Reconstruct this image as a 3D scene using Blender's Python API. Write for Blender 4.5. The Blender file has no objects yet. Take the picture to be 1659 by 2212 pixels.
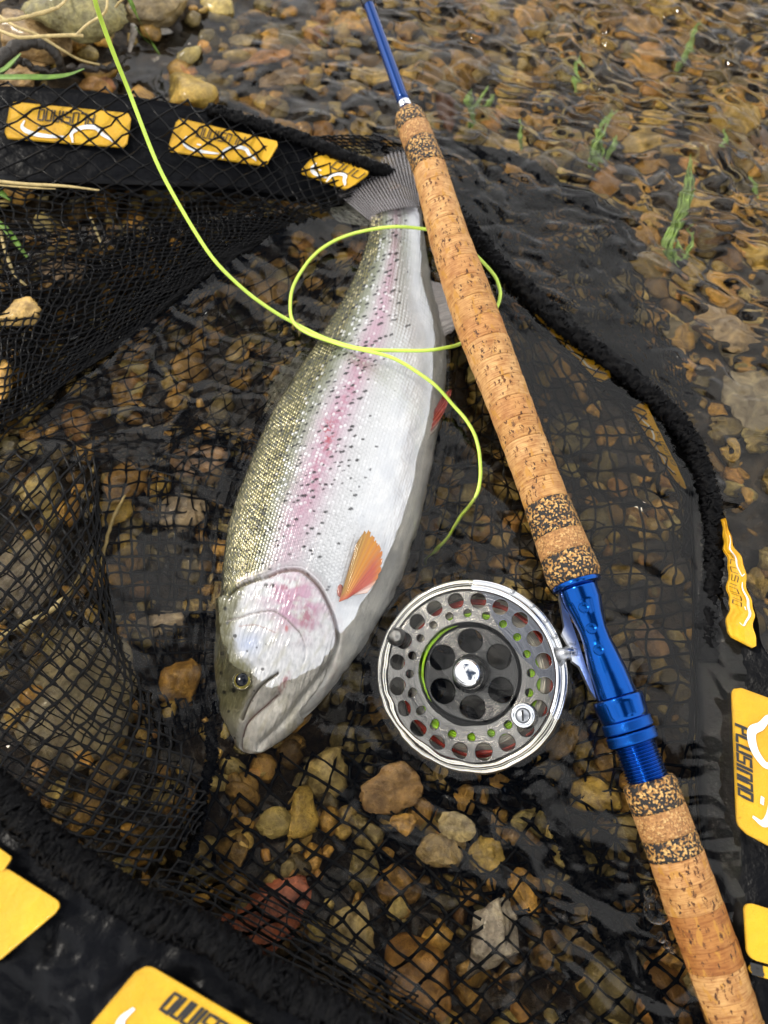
import bpy, math, random
import numpy as np
from mathutils import Vector, Matrix

random.seed(7)
RNG = np.random.default_rng(7)
SC = bpy.context.scene
COL = SC.collection
R = math.radians

# ---------------------------------------------------------------- camera, sky, sun, exposure
PW, PH, FPX = 1659.0, 2212.0, 1671.0
TILT = R(24.0)
CAMP = np.array([0.0, 0.0, 0.35])
cd = bpy.data.cameras.new('camera')
cam = bpy.data.objects.new('camera', cd)
COL.objects.link(cam)
cam.location = CAMP
cam.rotation_euler = (TILT, 0, 0)
cd.sensor_fit = 'VERTICAL'
cd.sensor_height = 36.0
cd.lens = 18.0 / (PH / 2 / FPX)
cd.clip_start = 0.01
cd.clip_end = 60.0
cd.dof.use_dof = True
cd.dof.focus_distance = 0.355
cd.dof.aperture_fstop = 8.0
SC.camera = cam

SUN_EL, SUN_AZ = R(47), R(-72)      # azimuth from +Y towards +X
world = bpy.data.worlds.new('World')
SC.world = world
world.use_nodes = True
wt = world.node_tree
wt.nodes.clear()
wo = wt.nodes.new('ShaderNodeOutputWorld')
bg = wt.nodes.new('ShaderNodeBackground')
sky = wt.nodes.new('ShaderNodeTexSky')
sky.sky_type = 'NISHITA'
sky.sun_disc = False
sky.sun_elevation = SUN_EL
sky.sun_rotation = SUN_AZ
tc = wt.nodes.new('ShaderNodeTexCoord')
nz = wt.nodes.new('ShaderNodeTexNoise')
nz.inputs['Scale'].default_value = 2.4
nz.inputs['Detail'].default_value = 7
nz.inputs['Roughness'].default_value = 0.55
mp = wt.nodes.new('ShaderNodeMapping')
mp.inputs['Location'].default_value = (3.92, 0.85, -0.29)
rp = wt.nodes.new('ShaderNodeValToRGB')
rp.color_ramp.elements[0].position = 0.455
rp.color_ramp.elements[1].position = 0.545
mx = wt.nodes.new('ShaderNodeMixRGB')
mx.inputs['Color2'].default_value = (38.0, 38.0, 38.2, 1)   # sunlit cloud, in the sky's own units
wt.links.new(tc.outputs['Generated'], mp.inputs['Vector'])
wt.links.new(mp.outputs['Vector'], nz.inputs['Vector'])
sxyz = wt.nodes.new('ShaderNodeSeparateXYZ'); wt.links.new(tc.outputs['Generated'], sxyz.inputs[0])
hz_ = wt.nodes.new('ShaderNodeMath'); hz_.operation = 'MULTIPLY_ADD'; hz_.inputs[1].default_value = -0.34; hz_.inputs[2].default_value = 0.315
wt.links.new(sxyz.outputs['Z'], hz_.inputs[0])
cl_ = wt.nodes.new('ShaderNodeMath'); cl_.operation = 'ADD'
wt.links.new(nz.outputs['Fac'], cl_.inputs[0]); wt.links.new(hz_.outputs[0], cl_.inputs[1])
wt.links.new(cl_.outputs[0], rp.inputs['Fac'])
wt.links.new(rp.outputs['Color'], mx.inputs['Fac'])
wt.links.new(sky.outputs['Color'], mx.inputs['Color1'])
wt.links.new(mx.outputs['Color'], bg.inputs['Color'])
bg.inputs['Strength'].default_value = 0.10
wt.links.new(bg.outputs['Background'], wo.inputs['Surface'])

sd = bpy.data.lights.new('sun', 'SUN')
sd.energy = 4.6
sd.angle = R(7)
sd.color = (1.0, 0.93, 0.82)
sun = bpy.data.objects.new('sun', sd)
COL.objects.link(sun)
_sd = Vector((math.sin(SUN_AZ) * math.cos(SUN_EL), math.cos(SUN_AZ) * math.cos(SUN_EL), math.sin(SUN_EL)))
sun.rotation_euler = _sd.to_track_quat('Z', 'Y').to_euler()
sun.location = (0.6, 1.2, 2.5)

SC.view_settings.view_transform = 'Standard'
SC.view_settings.look = 'None'
SC.view_settings.gamma = 1.0
SC.view_settings.exposure = -0.95
SC.view_settings.use_curve_mapping = False
SC.render.engine = 'CYCLES'
SC.cycles.use_denoising = True
SC.cycles.max_bounces = 10
SC.cycles.transmission_bounces = 8
SC.cycles.transparent_max_bounces = 12
SC.cycles.caustics_refractive = True
SC.cycles.caustics_reflective = False
SC.cycles.sample_clamp_indirect = 60.0

# ---------------------------------------------------------------- from picture measurements to places
_f = np.array([0, math.sin(TILT), -math.cos(TILT)])
_u = np.array([0, math.cos(TILT), math.sin(TILT)])
_r = np.array([1.0, 0, 0])


def PA(px, py, z):
    """Where the sight line through a measured point meets height z; bends at the water when z < 0."""
    px, py, z = np.broadcast_arrays(np.asarray(px, float), np.asarray(py, float), np.asarray(z, float))
    d = _f + ((px - PW / 2) / FPX)[..., None] * _r + ((PH / 2 - py) / FPX)[..., None] * _u
    d = d / np.linalg.norm(d, axis=-1, keepdims=True)
    zz = np.maximum(z, 0.0)
    t = (zz - CAMP[2]) / d[..., 2]
    q = CAMP + d * t[..., None]
    eta = 1 / 1.33
    ci = -d[..., 2]
    k = np.sqrt(1 - eta * eta * (1 - ci * ci))
    dr = d * eta
    dr[..., 2] = -k
    zn = np.minimum(z, 0.0)
    q = q + dr * (zn / dr[..., 2])[..., None]
    return q


def P(px, py, z=0.0):
    return Vector(PA(px, py, z))


def PXM(px, py, z=0.0):
    """metres per measured pixel there"""
    d = PA(px, py, z) - CAMP
    return float(np.dot(d, _f)) / FPX


# ---------------------------------------------------------------- noise
def _hash(ix, iy, seed):
    h = (ix.astype(np.int64) * 374761393 + iy.astype(np.int64) * 668265263 + seed * 974634777) & 0xFFFFFFFF
    h = ((h ^ (h >> 13)) * 1274126177) & 0xFFFFFFFF
    return ((h ^ (h >> 16)) & 0xFFFFFF) / float(0xFFFFFF)


def perlin(x, y, seed=0):
    x = np.asarray(x, float); y = np.asarray(y, float)
    ix = np.floor(x); iy = np.floor(y)
    fx = x - ix; fy = y - iy
    def g(ax, ay):
        a = _hash(ix + ax, iy + ay, seed) * 2 * np.pi
        return np.cos(a) * (fx - ax) + np.sin(a) * (fy - ay)
    sx = fx * fx * fx * (fx * (fx * 6 - 15) + 10)
    sy = fy * fy * fy * (fy * (fy * 6 - 15) + 10)
    n0 = g(0, 0) * (1 - sx) + g(1, 0) * sx
    n1 = g(0, 1) * (1 - sx) + g(1, 1) * sx
    return (n0 * (1 - sy) + n1 * sy) * 1.4


def fbm(x, y, oct=4, seed=0, gain=0.5):
    s = 0; a = 1.0
    for o in range(oct):
        s = s + a * perlin(x * 2 ** o, y * 2 ** o, seed + o * 17)
        a *= gain
    return s


def cr(pts, n):
    """Catmull-Rom through the rows of pts, n samples"""
    p = np.asarray(pts, float)
    p = np.vstack([2 * p[0] - p[1], p, 2 * p[-1] - p[-2]])
    t = np.linspace(0, len(p) - 3 - 1e-9, n)
    i = t.astype(int); f = (t - i)[:, None]
    a, b, c, d = p[i], p[i + 1], p[i + 2], p[i + 3]
    return 0.5 * (2 * b + (c - a) * f + (2 * a - 5 * b + 4 * c - d) * f ** 2 + (3 * b - a - 3 * c + d) * f ** 3)


# ---------------------------------------------------------------- materials
def mat(name, base=(0.5, 0.5, 0.5), rough=0.5, metal=0.0, spec=0.5, coat=0.0, **kw):
    m = bpy.data.materials.new(name)
    m.use_nodes = True
    b = m.node_tree.nodes['Principled BSDF']
    b.inputs['Base Color'].default_value = (*base, 1)
    b.inputs['Roughness'].default_value = rough
    b.inputs['Metallic'].default_value = metal
    b.inputs['Specular IOR Level'].default_value = spec
    b.inputs['Coat Weight'].default_value = coat
    return m


class N:
    """tiny node helper"""
    def __init__(s, m):
        s.t = m.node_tree; s.b = s.t.nodes['Principled BSDF']
    def new(s, k, **inp):
        n = s.t.nodes.new(k)
        for a, v in inp.items():
            if a.startswith('_'):
                setattr(n, a[1:], v)
            else:
                n.inputs[a.replace('_', ' ')].default_value = v
        return n
    def link(s, a, b):
        s.t.links.new(a, b)
    def coord(s, which='Object', scale=(1, 1, 1)):
        c = s.new('ShaderNodeTexCoord'); m = s.new('ShaderNodeMapping')
        m.inputs['Scale'].default_value = scale
        s.link(c.outputs[which], m.inputs['Vector'])
        return m.outputs['Vector']
    def noise(s, vec, scale=5, detail=4, rough=0.5):
        n = s.new('ShaderNodeTexNoise', Scale=scale, Detail=detail, Roughness=rough)
        s.link(vec, n.inputs['Vector'])
        return n.outputs['Fac']
    def ramp(s, fac, stops):
        n = s.new('ShaderNodeValToRGB')
        e = n.color_ramp.elements
        while len(e) < len(stops):
            e.new(0.5)
        for q, (p, c) in zip(e, stops):
            q.position = p; q.color = (*c, 1)
        s.link(fac, n.inputs['Fac'])
        return n.outputs['Color']
    def mix(s, a, b, fac, mode='MIX'):
        n = s.new('ShaderNodeMixRGB', _blend_type=mode)
        for v, k in ((fac, 'Fac'), (a, 'Color1'), (b, 'Color2')):
            if isinstance(v, (int, float)):
                n.inputs[k].default_value = v
            elif isinstance(v, tuple):
                n.inputs[k].default_value = (*v, 1)
            else:
                s.link(v, n.inputs[k])
        return n.outputs['Color']
    def bump(s, h, dist=0.001, strength=1.0):
        n = s.new('ShaderNodeBump', Strength=strength, Distance=dist)
        s.link(h, n.inputs['Height'])
        s.link(n.outputs['Normal'], s.b.inputs['Normal'])
        return n
    def math(s, op, a, b=0.0):
        n = s.new('ShaderNodeMath', _operation=op)
        for i, v in enumerate((a, b)):
            if isinstance(v, (int, float)):
                n.inputs[i].default_value = v
            else:
                s.link(v, n.inputs[i])
        return n.outputs[0]


def attr_mat(name, rough=0.5, metal=0.0, spec=0.5, coat=0.0):
    m = mat(name, rough=rough, metal=metal, spec=spec, coat=coat)
    n = N(m)
    a = n.new('ShaderNodeAttribute', _attribute_name='Col')
    n.link(a.outputs['Color'], n.b.inputs['Base Color'])
    return m, n, a


# ---------------------------------------------------------------- mesh building
def newmesh(name, V, F, m=None, smooth=True, col=None, uv=None):
    me = bpy.data.meshes.new(name)
    V = np.asarray(V, np.float32)
    if isinstance(F, np.ndarray):
        k = F.shape[1]
        me.vertices.add(len(V)); me.vertices.foreach_set('co', V.ravel())
        me.loops.add(F.size); me.loops.foreach_set('vertex_index', F.ravel().astype(np.int32))
        me.polygons.add(len(F)); me.polygons.foreach_set('loop_start', np.arange(0, F.size, k, dtype=np.int32))
        me.update(calc_edges=True)
    else:
        me.from_pydata([tuple(map(float, v)) for v in V], [], [tuple(map(int, f)) for f in F])
        me.update()
    if col is not None:
        c = np.ones((len(V), 4), np.float32); c[:, :np.shape(col)[-1]] = col
        a = me.color_attributes.new('Col', 'FLOAT_COLOR', 'POINT')
        a.data.foreach_set('color', c.ravel())
    if uv is not None:
        li = np.empty(len(me.loops), np.int32); me.loops.foreach_get('vertex_index', li)
        l = me.uv_layers.new(name='UVMap')
        l.data.foreach_set('uv', np.asarray(uv, np.float32)[li].ravel())
    me.polygons.foreach_set('use_smooth', np.full(len(me.polygons), smooth))
    if m is not None:
        me.materials.append(m)
    return me


def ob(name, me, parent=None, loc=None, **props):
    o = bpy.data.objects.new(name, me)
    COL.objects.link(o)
    if parent is not None:
        o.parent = parent
        o.matrix_parent_inverse = parent.matrix_world.inverted()
    if loc is not None:
        o.location = loc
    for k, v in props.items():
        o[k] = v
    return o


def empty(name, loc, label=None, category=None, group=None):
    o = bpy.data.objects.new(name, None)
    COL.objects.link(o)
    o.location = loc
    o.empty_display_size = 0.01
    o['label'] = label; o['category'] = category
    if group:
        o['group'] = group
    bpy.context.view_layer.update()
    return o


def gridfaces(nu, nv, wrapu=False, wrapv=False, off=0):
    iu = np.arange(nu if wrapu else nu - 1); iv = np.arange(nv if wrapv else nv - 1)
    a, b = np.meshgrid(iu, iv, indexing='ij')
    a1 = (a + 1) % nu; b1 = (b + 1) % nv
    return (np.stack([a * nv + b, a1 * nv + b, a1 * nv + b1, a * nv + b1], -1).reshape(-1, 4) + off)


def frames(path):
    path = np.asarray(path, float)
    t = np.gradient(path, axis=0)
    t /= np.linalg.norm(t, axis=1, keepdims=True) + 1e-12
    n = np.cross(t[0], [0, 0, 1.0])
    if np.linalg.norm(n) < 1e-3:
        n = np.cross(t[0], [1.0, 0, 0])
    n /= np.linalg.norm(n)
    ns = []
    for i in range(len(path)):
        n = n - t[i] * np.dot(n, t[i]); n /= np.linalg.norm(n)
        ns.append(n.copy())
    ns = np.array(ns)
    return t, ns, np.cross(t, ns)


def tube(path, rad, sides=8, cap=True, noise=None):
    """V, F (quads; caps as fans in quads form degenerate-free tris avoided by pinching)"""
    path = np.asarray(path, float)
    n = len(path)
    rad = np.broadcast_to(np.asarray(rad, float), (n,))
    if cap:
        path = np.vstack([path[:1], path, path[-1:]])
        rad = np.concatenate([[1e-6], rad, [1e-6]])
        tt, a, b = frames(path[1:-1])
        a = np.vstack([a[:1], a, a[-1:]]); b = np.vstack([b[:1], b, b[-1:]])
    else:
        tt, a, b = frames(path)
    ph = np.linspace(0, 2 * np.pi, sides, endpoint=False)
    rr = rad[:, None] * np.ones(sides)
    if noise is not None:
        rr = rr + noise(len(path), sides) * (rad[:, None] > 1e-5)
    V = path[:, None, :] + rr[..., None] * (np.cos(ph)[None, :, None] * a[:, None, :] + np.sin(ph)[None, :, None] * b[:, None, :])
    return V.reshape(-1, 3), gridfaces(len(path), sides, wrapv=True)


def join(parts):
    Vs, Fs, o = [], [], 0
    for V, F in parts:
        Vs.append(V); Fs.append(F + o); o += len(V)
    return np.vstack(Vs), np.vstack(Fs)


def pathpx(pts, n, zoff=0.0):
    q = cr(pts, n)
    return PA(q[:, 0], q[:, 1], q[:, 2] + zoff)


# ---------------------------------------------------------------- materials used
def make_stone_mat(name, coat, k=1.0):
    m, n, a = attr_mat(name, rough=0.55, spec=0.4, coat=coat)
    c = n.coord('Object')
    f1 = n.noise(c, 90 * k, 5, 0.65)
    f2 = n.noise(c, 420 * k, 4, 0.6)
    col = n.mix(a.outputs['Color'], n.ramp(f1, [(0.3, (0.25, 0.2, 0.15)), (0.5, (1, 1, 1)), (0.72, (1.9, 1.75, 1.4))]), 0.85, 'MULTIPLY')
    silt = n.ramp(f1, [(0.3, (0.10, 0.060, 0.018)), (0.5, (0.24, 0.155, 0.055)), (0.7, (0.40, 0.29, 0.12))])
    col = n.mix(col, silt, a.outputs['Color'])
    col = n.mix(col, n.ramp(f2, [(0.35, (0.55, 0.5, 0.45)), (0.6, (1.15, 1.15, 1.1))]), 0.6, 'MULTIPLY')
    n.link(col, n.b.inputs['Base Color'])
    n.bump(n.math('ADD', f1, n.math('MULTIPLY', f2, 0.5)), 0.0022, 1.0)
    n.b.inputs['Coat Roughness'].default_value = 0.15
    return m


STONE = make_stone_mat('stone', 0.2)
STONE_U = make_stone_mat('stone_small', 0.2, 0.014)


def make_soil():
    m, n, a = attr_mat('soil', rough=0.6, spec=0.4, coat=0.2)
    c = n.coord('Object')
    f1 = n.noise(c, 60, 6, 0.7); f2 = n.noise(c, 300, 5, 0.7)
    col = n.ramp(f1, [(0.3, (0.008, 0.006, 0.004)), (0.5, (0.030, 0.020, 0.010)), (0.7, (0.10, 0.065, 0.028))])
    col = n.mix(col, n.ramp(f2, [(0.35, (0.4, 0.4, 0.4)), (0.65, (1.5, 1.4, 1.2))]), 0.8, 'MULTIPLY')
    n.link(col, n.b.inputs['Base Color'])
    n.bump(n.math('ADD', f1, f2), 0.004, 1.0)
    return m


SOIL = make_soil()


def simple_bumpy(name, base, rough, scale, dist, metal=0.0, spec=0.5, coat=0.0, var=0.3):
    m = mat(name, base, rough, metal, spec, coat)
    n = N(m)
    f = n.noise(n.coord('Object'), scale, 5, 0.6)
    n.bump(f, dist, 0.7)
    lo = tuple(x * (1 - var) for x in base); hi = tuple(min(1, x * (1 + var)) for x in base)
    n.link(n.ramp(f, [(0.3, lo), (0.7, hi)]), n.b.inputs['Base Color'])
    return m


M_NET = mat('net_twine', (0.002, 0.002, 0.0024), 0.22, spec=0.12)
M_BAND = simple_bumpy('black_vinyl', (0.0035, 0.0038, 0.005), 0.32, 45, 0.0025, spec=0.09, var=0.4)
M_ROPE = simple_bumpy('wet_fuzzy_cord', (0.002, 0.002, 0.0025), 0.34, 900, 0.0008, spec=0.08, var=0.5)
M_PRINT = mat('black_print', (0.012, 0.012, 0.012), 0.5)
M_WPRINT = mat('white_print', (0.78, 0.80, 0.80), 0.5)
M_LINE = simple_bumpy('lime_line', (0.56, 0.76, 0.10), 0.35, 120, .0002, var=.12)


def make_patch():
    m = mat('yellow_fabric', (0.78, 0.47, 0.012), 0.5, spec=0.4)
    n = N(m)
    c = n.coord('Object')
    f = n.noise(c, 30, 5, 0.6)
    w = n.noise(c, 2500, 2, 0.5)
    g = n.noise(c, 220, 4, 0.7)
    col = n.ramp(f, [(0.25, (0.54, 0.27, 0.006)), (0.6, (0.74, 0.42, 0.008)), (0.8, (0.80, 0.48, 0.012))])
    col = n.mix(col, n.ramp(g, [(0.66, (1, 1, 1)), (0.78, (0.35, 0.25, 0.15))]), 0.8, 'MULTIPLY')
    n.link(col, n.b.inputs['Base Color'])
    d = n.noise(c, 75, 6, 0.75)
    col = n.mix(col, n.ramp(d, [(0.58, (1, 1, 1)), (0.70, (0.55, 0.45, 0.30))]), 0.55, 'MULTIPLY')
    n.link(col, n.b.inputs['Base Color'])
    n.bump(n.math('ADD', w, n.math('MULTIPLY', f, 14.0)), 0.0005, 0.6)
    n.b.inputs['Coat Weight'].default_value = 0.15
    return m


M_PATCH = make_patch()


def make_cork():
    m = mat('cork', (0.5, 0.27, 0.11), 0.6, spec=0.3)
    n = N(m)
    uv = n.coord('UV')
    oi = n.new('ShaderNodeObjectInfo')
    cmb = n.new('ShaderNodeCombineXYZ')
    n.link(n.math('MULTIPLY', oi.outputs['Random'], 37.0), cmb.inputs['X'])
    n.link(n.math('MULTIPLY', oi.outputs['Random'], 11.0), cmb.inputs['Y'])
    add = n.new('ShaderNodeVectorMath', _operation='ADD')
    n.link(uv, add.inputs[0]); n.link(cmb.outputs[0], add.inputs[1])
    v = add.outputs[0]
    def sc(x, y):
        mm = n.new('ShaderNodeMapping'); mm.inputs['Scale'].default_value = (x, y, 1)
        n.link(v, mm.inputs['Vector']); return mm.outputs['Vector']
    base = n.ramp(oi.outputs['Random'], [(0.0, (0.34, 0.14, 0.035)), (0.35, (0.48, 0.260, 0.090)), (0.7, (0.56, 0.330, 0.135)), (1.0, (0.45, 0.215, 0.07))])
    growth = n.noise(sc(1.2, 14), 1.0, 4, 0.6)          # fine rings round the grip
    blot = n.noise(sc(1.5, 1.5), 1.0, 4, 0.6)
    col = n.mix(base, n.ramp(growth, [(0.3, (0.55, 0.40, 0.28)), (0.52, (1.0, .98, .95)), (0.75, (1.22, 1.22, 1.22))]), 0.9, 'MULTIPLY')
    col = n.mix(col, n.ramp(blot, [(0.3, (0.60, 0.45, 0.34)), (0.6, (1.0, 1.0, .98))]), 0.9, 'MULTIPLY')
    # long amber patches
    amb = n.noise(sc(3.0, 1.1), 1.0, 2, 0.5)
    col = n.mix(col, (0.42, 0.20, 0.035), n.ramp(amb, [(0.60, (0, 0, 0)), (0.63, (0.8, 0.8, 0.8))]))
    # pits: lenticels along the grip
    vor = n.new('ShaderNodeTexVoronoi', Scale=1.0, Randomness=1.0, _voronoi_dimensions='2D')
    dist = n.noise(sc(9, 6), 1.0, 3, 0.6)
    sv = n.new('ShaderNodeVectorMath', _operation='ADD')
    n.link(sc(3.4, 1.3), sv.inputs[0])
    cc = n.new('ShaderNodeCombineXYZ'); n.link(n.math('MULTIPLY', dist, 0.9), cc.inputs['X']); n.link(n.math('MULTIPLY', dist, 0.5), cc.inputs['Y'])
    n.link(cc.outputs[0], sv.inputs[1])
    n.link(sv.outputs[0], vor.inputs['Vector'])
    mask = n.noise(sc(0.9, 0.6), 1.0, 2, 0.5)
    thr = n.math('MULTIPLY', n.math('SUBTRACT', mask, 0.36), 1.25)
    pit = n.math('LESS_THAN', vor.outputs['Distance'], thr)
    fine = n.noise(sc(11, 3.6), 1.0, 3, 0.7)
    pit2 = n.ramp(fine, [(0.64, (0, 0, 0)), (0.68, (1, 1, 1))])
    pitc = n.ramp(n.noise(sc(8, 3), 1.0, 2), [(0.4, (0.035, 0.014, 0.006)), (0.6, (0.15, 0.055, 0.014))])
    col = n.mix(col, pitc, n.math('MULTIPLY', pit, n.math('GREATER_THAN', dist, 0.5)))
    col = n.mix(col, (0.10, 0.04, 0.016), n.math('MULTIPLY', pit2, 0.8))
    n.link(col, n.b.inputs['Base Color'])
    h = n.math('SUBTRACT', n.math('MULTIPLY', growth, 0.5), n.math('ADD', n.math('MULTIPLY', pit, 0.8), pit2))
    n.bump(h, 0.0005, 0.7)
    return m


M_CORK = make_cork()


def make_comp(name, dark):
    m = mat(name, (0.2, 0.1, 0.03), 0.5, spec=0.4)
    n = N(m)
    v = n.coord('UV')
    vor = n.new('ShaderNodeTexVoronoi', Scale=12.5 if dark else 15.0, _voronoi_dimensions='2D')
    w = n.new('ShaderNodeVectorMath', _operation='ADD')
    nn = n.new('ShaderNodeTexNoise', Scale=20.0, Detail=2.0); n.link(v, nn.inputs['Vector'])
    ms = n.new('ShaderNodeVectorMath', _operation='SCALE'); ms.inputs['Scale'].default_value = 0.09
    n.link(nn.outputs['Color'], ms.inputs[0]); n.link(v, w.inputs[0]); n.link(ms.outputs[0], w.inputs[1])
    n.link(w.outputs[0], vor.inputs['Vector'])
    sep = n.new('ShaderNodeSeparateColor'); n.link(vor.outputs['Color'], sep.inputs[0])
    if dark:
        col = n.ramp(sep.outputs[0], [(0.0, (0.010, 0.009, 0.009)), (0.52, (0.016, 0.012, 0.010)), (0.58, (0.22, 0.10, 0.025)), (0.8, (0.45, 0.23, 0.06)), (1.0, (0.62, 0.38, 0.13))])
    else:
        col = n.ramp(sep.outputs[0], [(0.0, (0.22, 0.10, 0.03)), (0.4, (0.36, 0.17, 0.055)), (0.8, (0.48, 0.24, 0.08)), (1.0, (0.58, 0.36, 0.14))])
    n.link(col, n.b.inputs['Base Color'])
    n.bump(vor.outputs['Distance'], 0.0004, 0.8)
    return m


M_COMPD = make_comp('speckled_dark_cork', True)
M_COMPA = make_comp('speckled_amber_cork', False)
M_BLUE = mat('blue_anodised', (0.0008, 0.060, 0.29), 0.17, metal=0.95, coat=0.15)
M_BLUED = mat('blue_anodised_recess', (0.0008, 0.050, 0.24), 0.22, metal=0.9)
M_BLANK = mat('blue_lacquer', (0.001, 0.034, 0.17), 0.22, metal=0.5, spec=.3, coat=0.35)
M_STEEL = mat('brushed_silver', (0.78, 0.79, 0.80), 0.13, metal=1.0)
M_DSTEEL = mat('grey_alloy', (0.36, 0.37, 0.39), 0.32, metal=0.95)
M_BLACKM = mat('shaded_recess_alloy', (0.012, 0.012, 0.013), 0.35, metal=0.3)
M_REDL = mat('red_line', (0.50, 0.035, 0.012), 0.45)
M_WHL = mat('white_backing', (0.62, 0.60, 0.55), 0.6)
M_LIME = mat('lime_spooled_line', (0.42, 0.80, 0.02), 0.4)

# ---------------------------------------------------------------- stream bed
BEDC = np.array([
    (0, 0, .034), (150, 60, .026), (330, 0, .012), (0, 180, .018), (200, 190, .006), (330, 150, -.004), (600, 0, -.02), (600, 200, -.022),
    (1000, 0, -.035), (1600, 0, -.04), (1600, 600, -.045), (1300, 300, -.045), (1600, 1000, -.042), (900, 300, -.052),
    (0, 400, .002), (200, 500, -.008), (0, 700, .0), (0, 900, -.006), (300, 900, -.034), (300, 1300, -.036), (100, 1300, -.016),
    (0, 1600, -.008), (150, 1500, -.014), (400, 1900, -.024), (700, 1000, -.062), (800, 1500, -.06), (1100, 1000, -.062),
    (1300, 1300, -.062), (1000, 1900, -.044), (1000, 2200, -.036), (600, 2100, -.024), (1600, 1500, -.06), (1600, 2200, -.052),
    (1300, 2000, -.048), (0, 2200, -.004), (500, 550, -.04), (-200, 500, .02), (-200, 1200, .0), (-300, 100, .05),
    (-200, 2000, .0), (2000, 300, -.05), (2000, 1500, -.06), (800, 2500, -.04), (800, -200, -.035), (300, -250, .02), (1700, -200, -.045)], float)
_bp = PA(BEDC[:, 0], BEDC[:, 1], 0 * BEDC[:, 0])[:, :2]


def bed(x, y):
    x = np.asarray(x, float); y = np.asarray(y, float)
    s = 0; w = 0
    for (bx, by), z in zip(_bp, BEDC[:, 2]):
        k = 1 / (((x - bx) ** 2 + (y - by) ** 2) + 2e-4) ** 1.7
        s = s + k * z; w = w + k
    return s / w


def axis(lo, dlo, dhi, hi, step):
    m = np.arange(dlo, dhi, step)
    a = dlo - np.cumsum(step * 1.12 ** np.arange(1, 60)); a = a[a > lo][::-1]
    b = dhi + np.cumsum(step * 1.12 ** np.arange(0, 60)); b = b[b < hi]
    return np.concatenate([[lo], a, m, b, [hi]])


gx = axis(-6, -0.40, 0.50, 6, 0.004); gy = axis(-6, -0.25, 0.85, 8, 0.004)
X, Y = np.meshgrid(gx, gy, indexing='ij')
Z = bed(X, Y)
Z = Z + (0.002 + .004 * np.clip(Z / .01 + 1, 0, 1)) * fbm(X * 60, Y * 60, 5, 3, .6) - 0.004
streambed = ob('streambed', newmesh('streambed', np.stack([X, Y, Z], -1).reshape(-1, 3), gridfaces(len(gx), len(gy)), SOIL,
               col=np.repeat(np.clip((-.010 - Z.reshape(-1, 1)) / .010, 0, 1), 3, 1)), kind='structure')

# stones -------------------------------------------------------------
PAL = [(.22, .115, .032), (.15, .078, .024), (.10, .055, .020), (.26, .14, .036), (.17, .115, .050), (.12, .092, .055), (.21, .17, .105),
       (.07, .050, .030), (.24, .125, .036), (.16, .075, .028), (.34, .22, .085), (.40, .31, .18), (.13, .10, .07), (.22, .145, .045),
       (.17, .095, .030), (.055, .042, .030)]


def ico(sub):
    import bmesh
    b = bmesh.new(); bmesh.ops.create_icosphere(b, subdivisions=sub, radius=1)
    V = np.array([v.co[:] for v in b.verts]); F = np.array([[v.index for v in f.verts] for f in b.faces]); b.free()
    return V, F


ICO = {s: ico(s) for s in (1, 2, 3, 4)}


def stone_shape(sub, rs, flat=0.55, ang=0.5):
    V, F = ICO[sub]
    V = V.copy()
    # facets: clip by random planes for angular flints
    for _ in range(int(5 + 6 * ang)):
        n = rs.normal(size=3); n /= np.linalg.norm(n)
        h = rs.uniform(0.52, 0.88)
        d = V @ n - h
        V = V - np.where(d > 0, d, 0)[:, None] * n * rs.uniform(0.75, 1.0)
    for k in range(7):
        d = rs.normal(size=3) * (1.3 + k * 1.6); ph = rs.uniform(0, 6)
        V = V * (1 + (0.09 / (1 + k * 0.6)) * np.sin(V @ d + ph))[:, None]
    V = V * np.array([1.0, rs.uniform(0.62, 0.95), flat * rs.uniform(0.75, 1.2)])
    return V, F


rs = np.random.default_rng(11)
VAR = []
for i in range(34):
    V, F = stone_shape(3, rs, ang=rs.uniform(0.5, 1.6))
    c = np.array(PAL[i % len(PAL)]) * rs.uniform(0.7, 2.6) * np.array([1.26, 1.28, .68])
    VAR.append(newmesh('pebble', V, F, STONE_U, True, col=np.tile(c, (len(V), 1))))

KEEP = []   # world discs already holding a stone


def stone_thing(px, py, wpx, hpx, rot, color, label, z=None, flat=0.5, ang=0.5, sub=4, seed=0, name='stone', dz=0.0):
    r_ = np.random.default_rng(seed + 100)
    V, F = stone_shape(sub, r_, flat, ang)
    q = PA(px, py, 0 if z is None else z)
    zz = float(bed(q[0], q[1])) if z is None else z
    q = PA(px, py, zz)
    s = PXM(px, py, zz)
    sx, sy = wpx * s / 2, hpx * s / 2
    ext = np.abs(V).max(0)
    V = V / ext[None, :] * np.array([sx, sy, min(sx, sy) * flat])
    me = newmesh(name, V, F, STONE, True, col=np.tile(color, (len(V), 1)))
    o = ob(name, me, loc=(q[0], q[1], zz + dz), label=label, category='stone')
    o.rotation_euler = (r_.uniform(-.1, .1), r_.uniform(-.1, .1), R(rot))
    KEEP.append((q[0], q[1], max(sx, sy) * 0.8))
    return o


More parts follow.
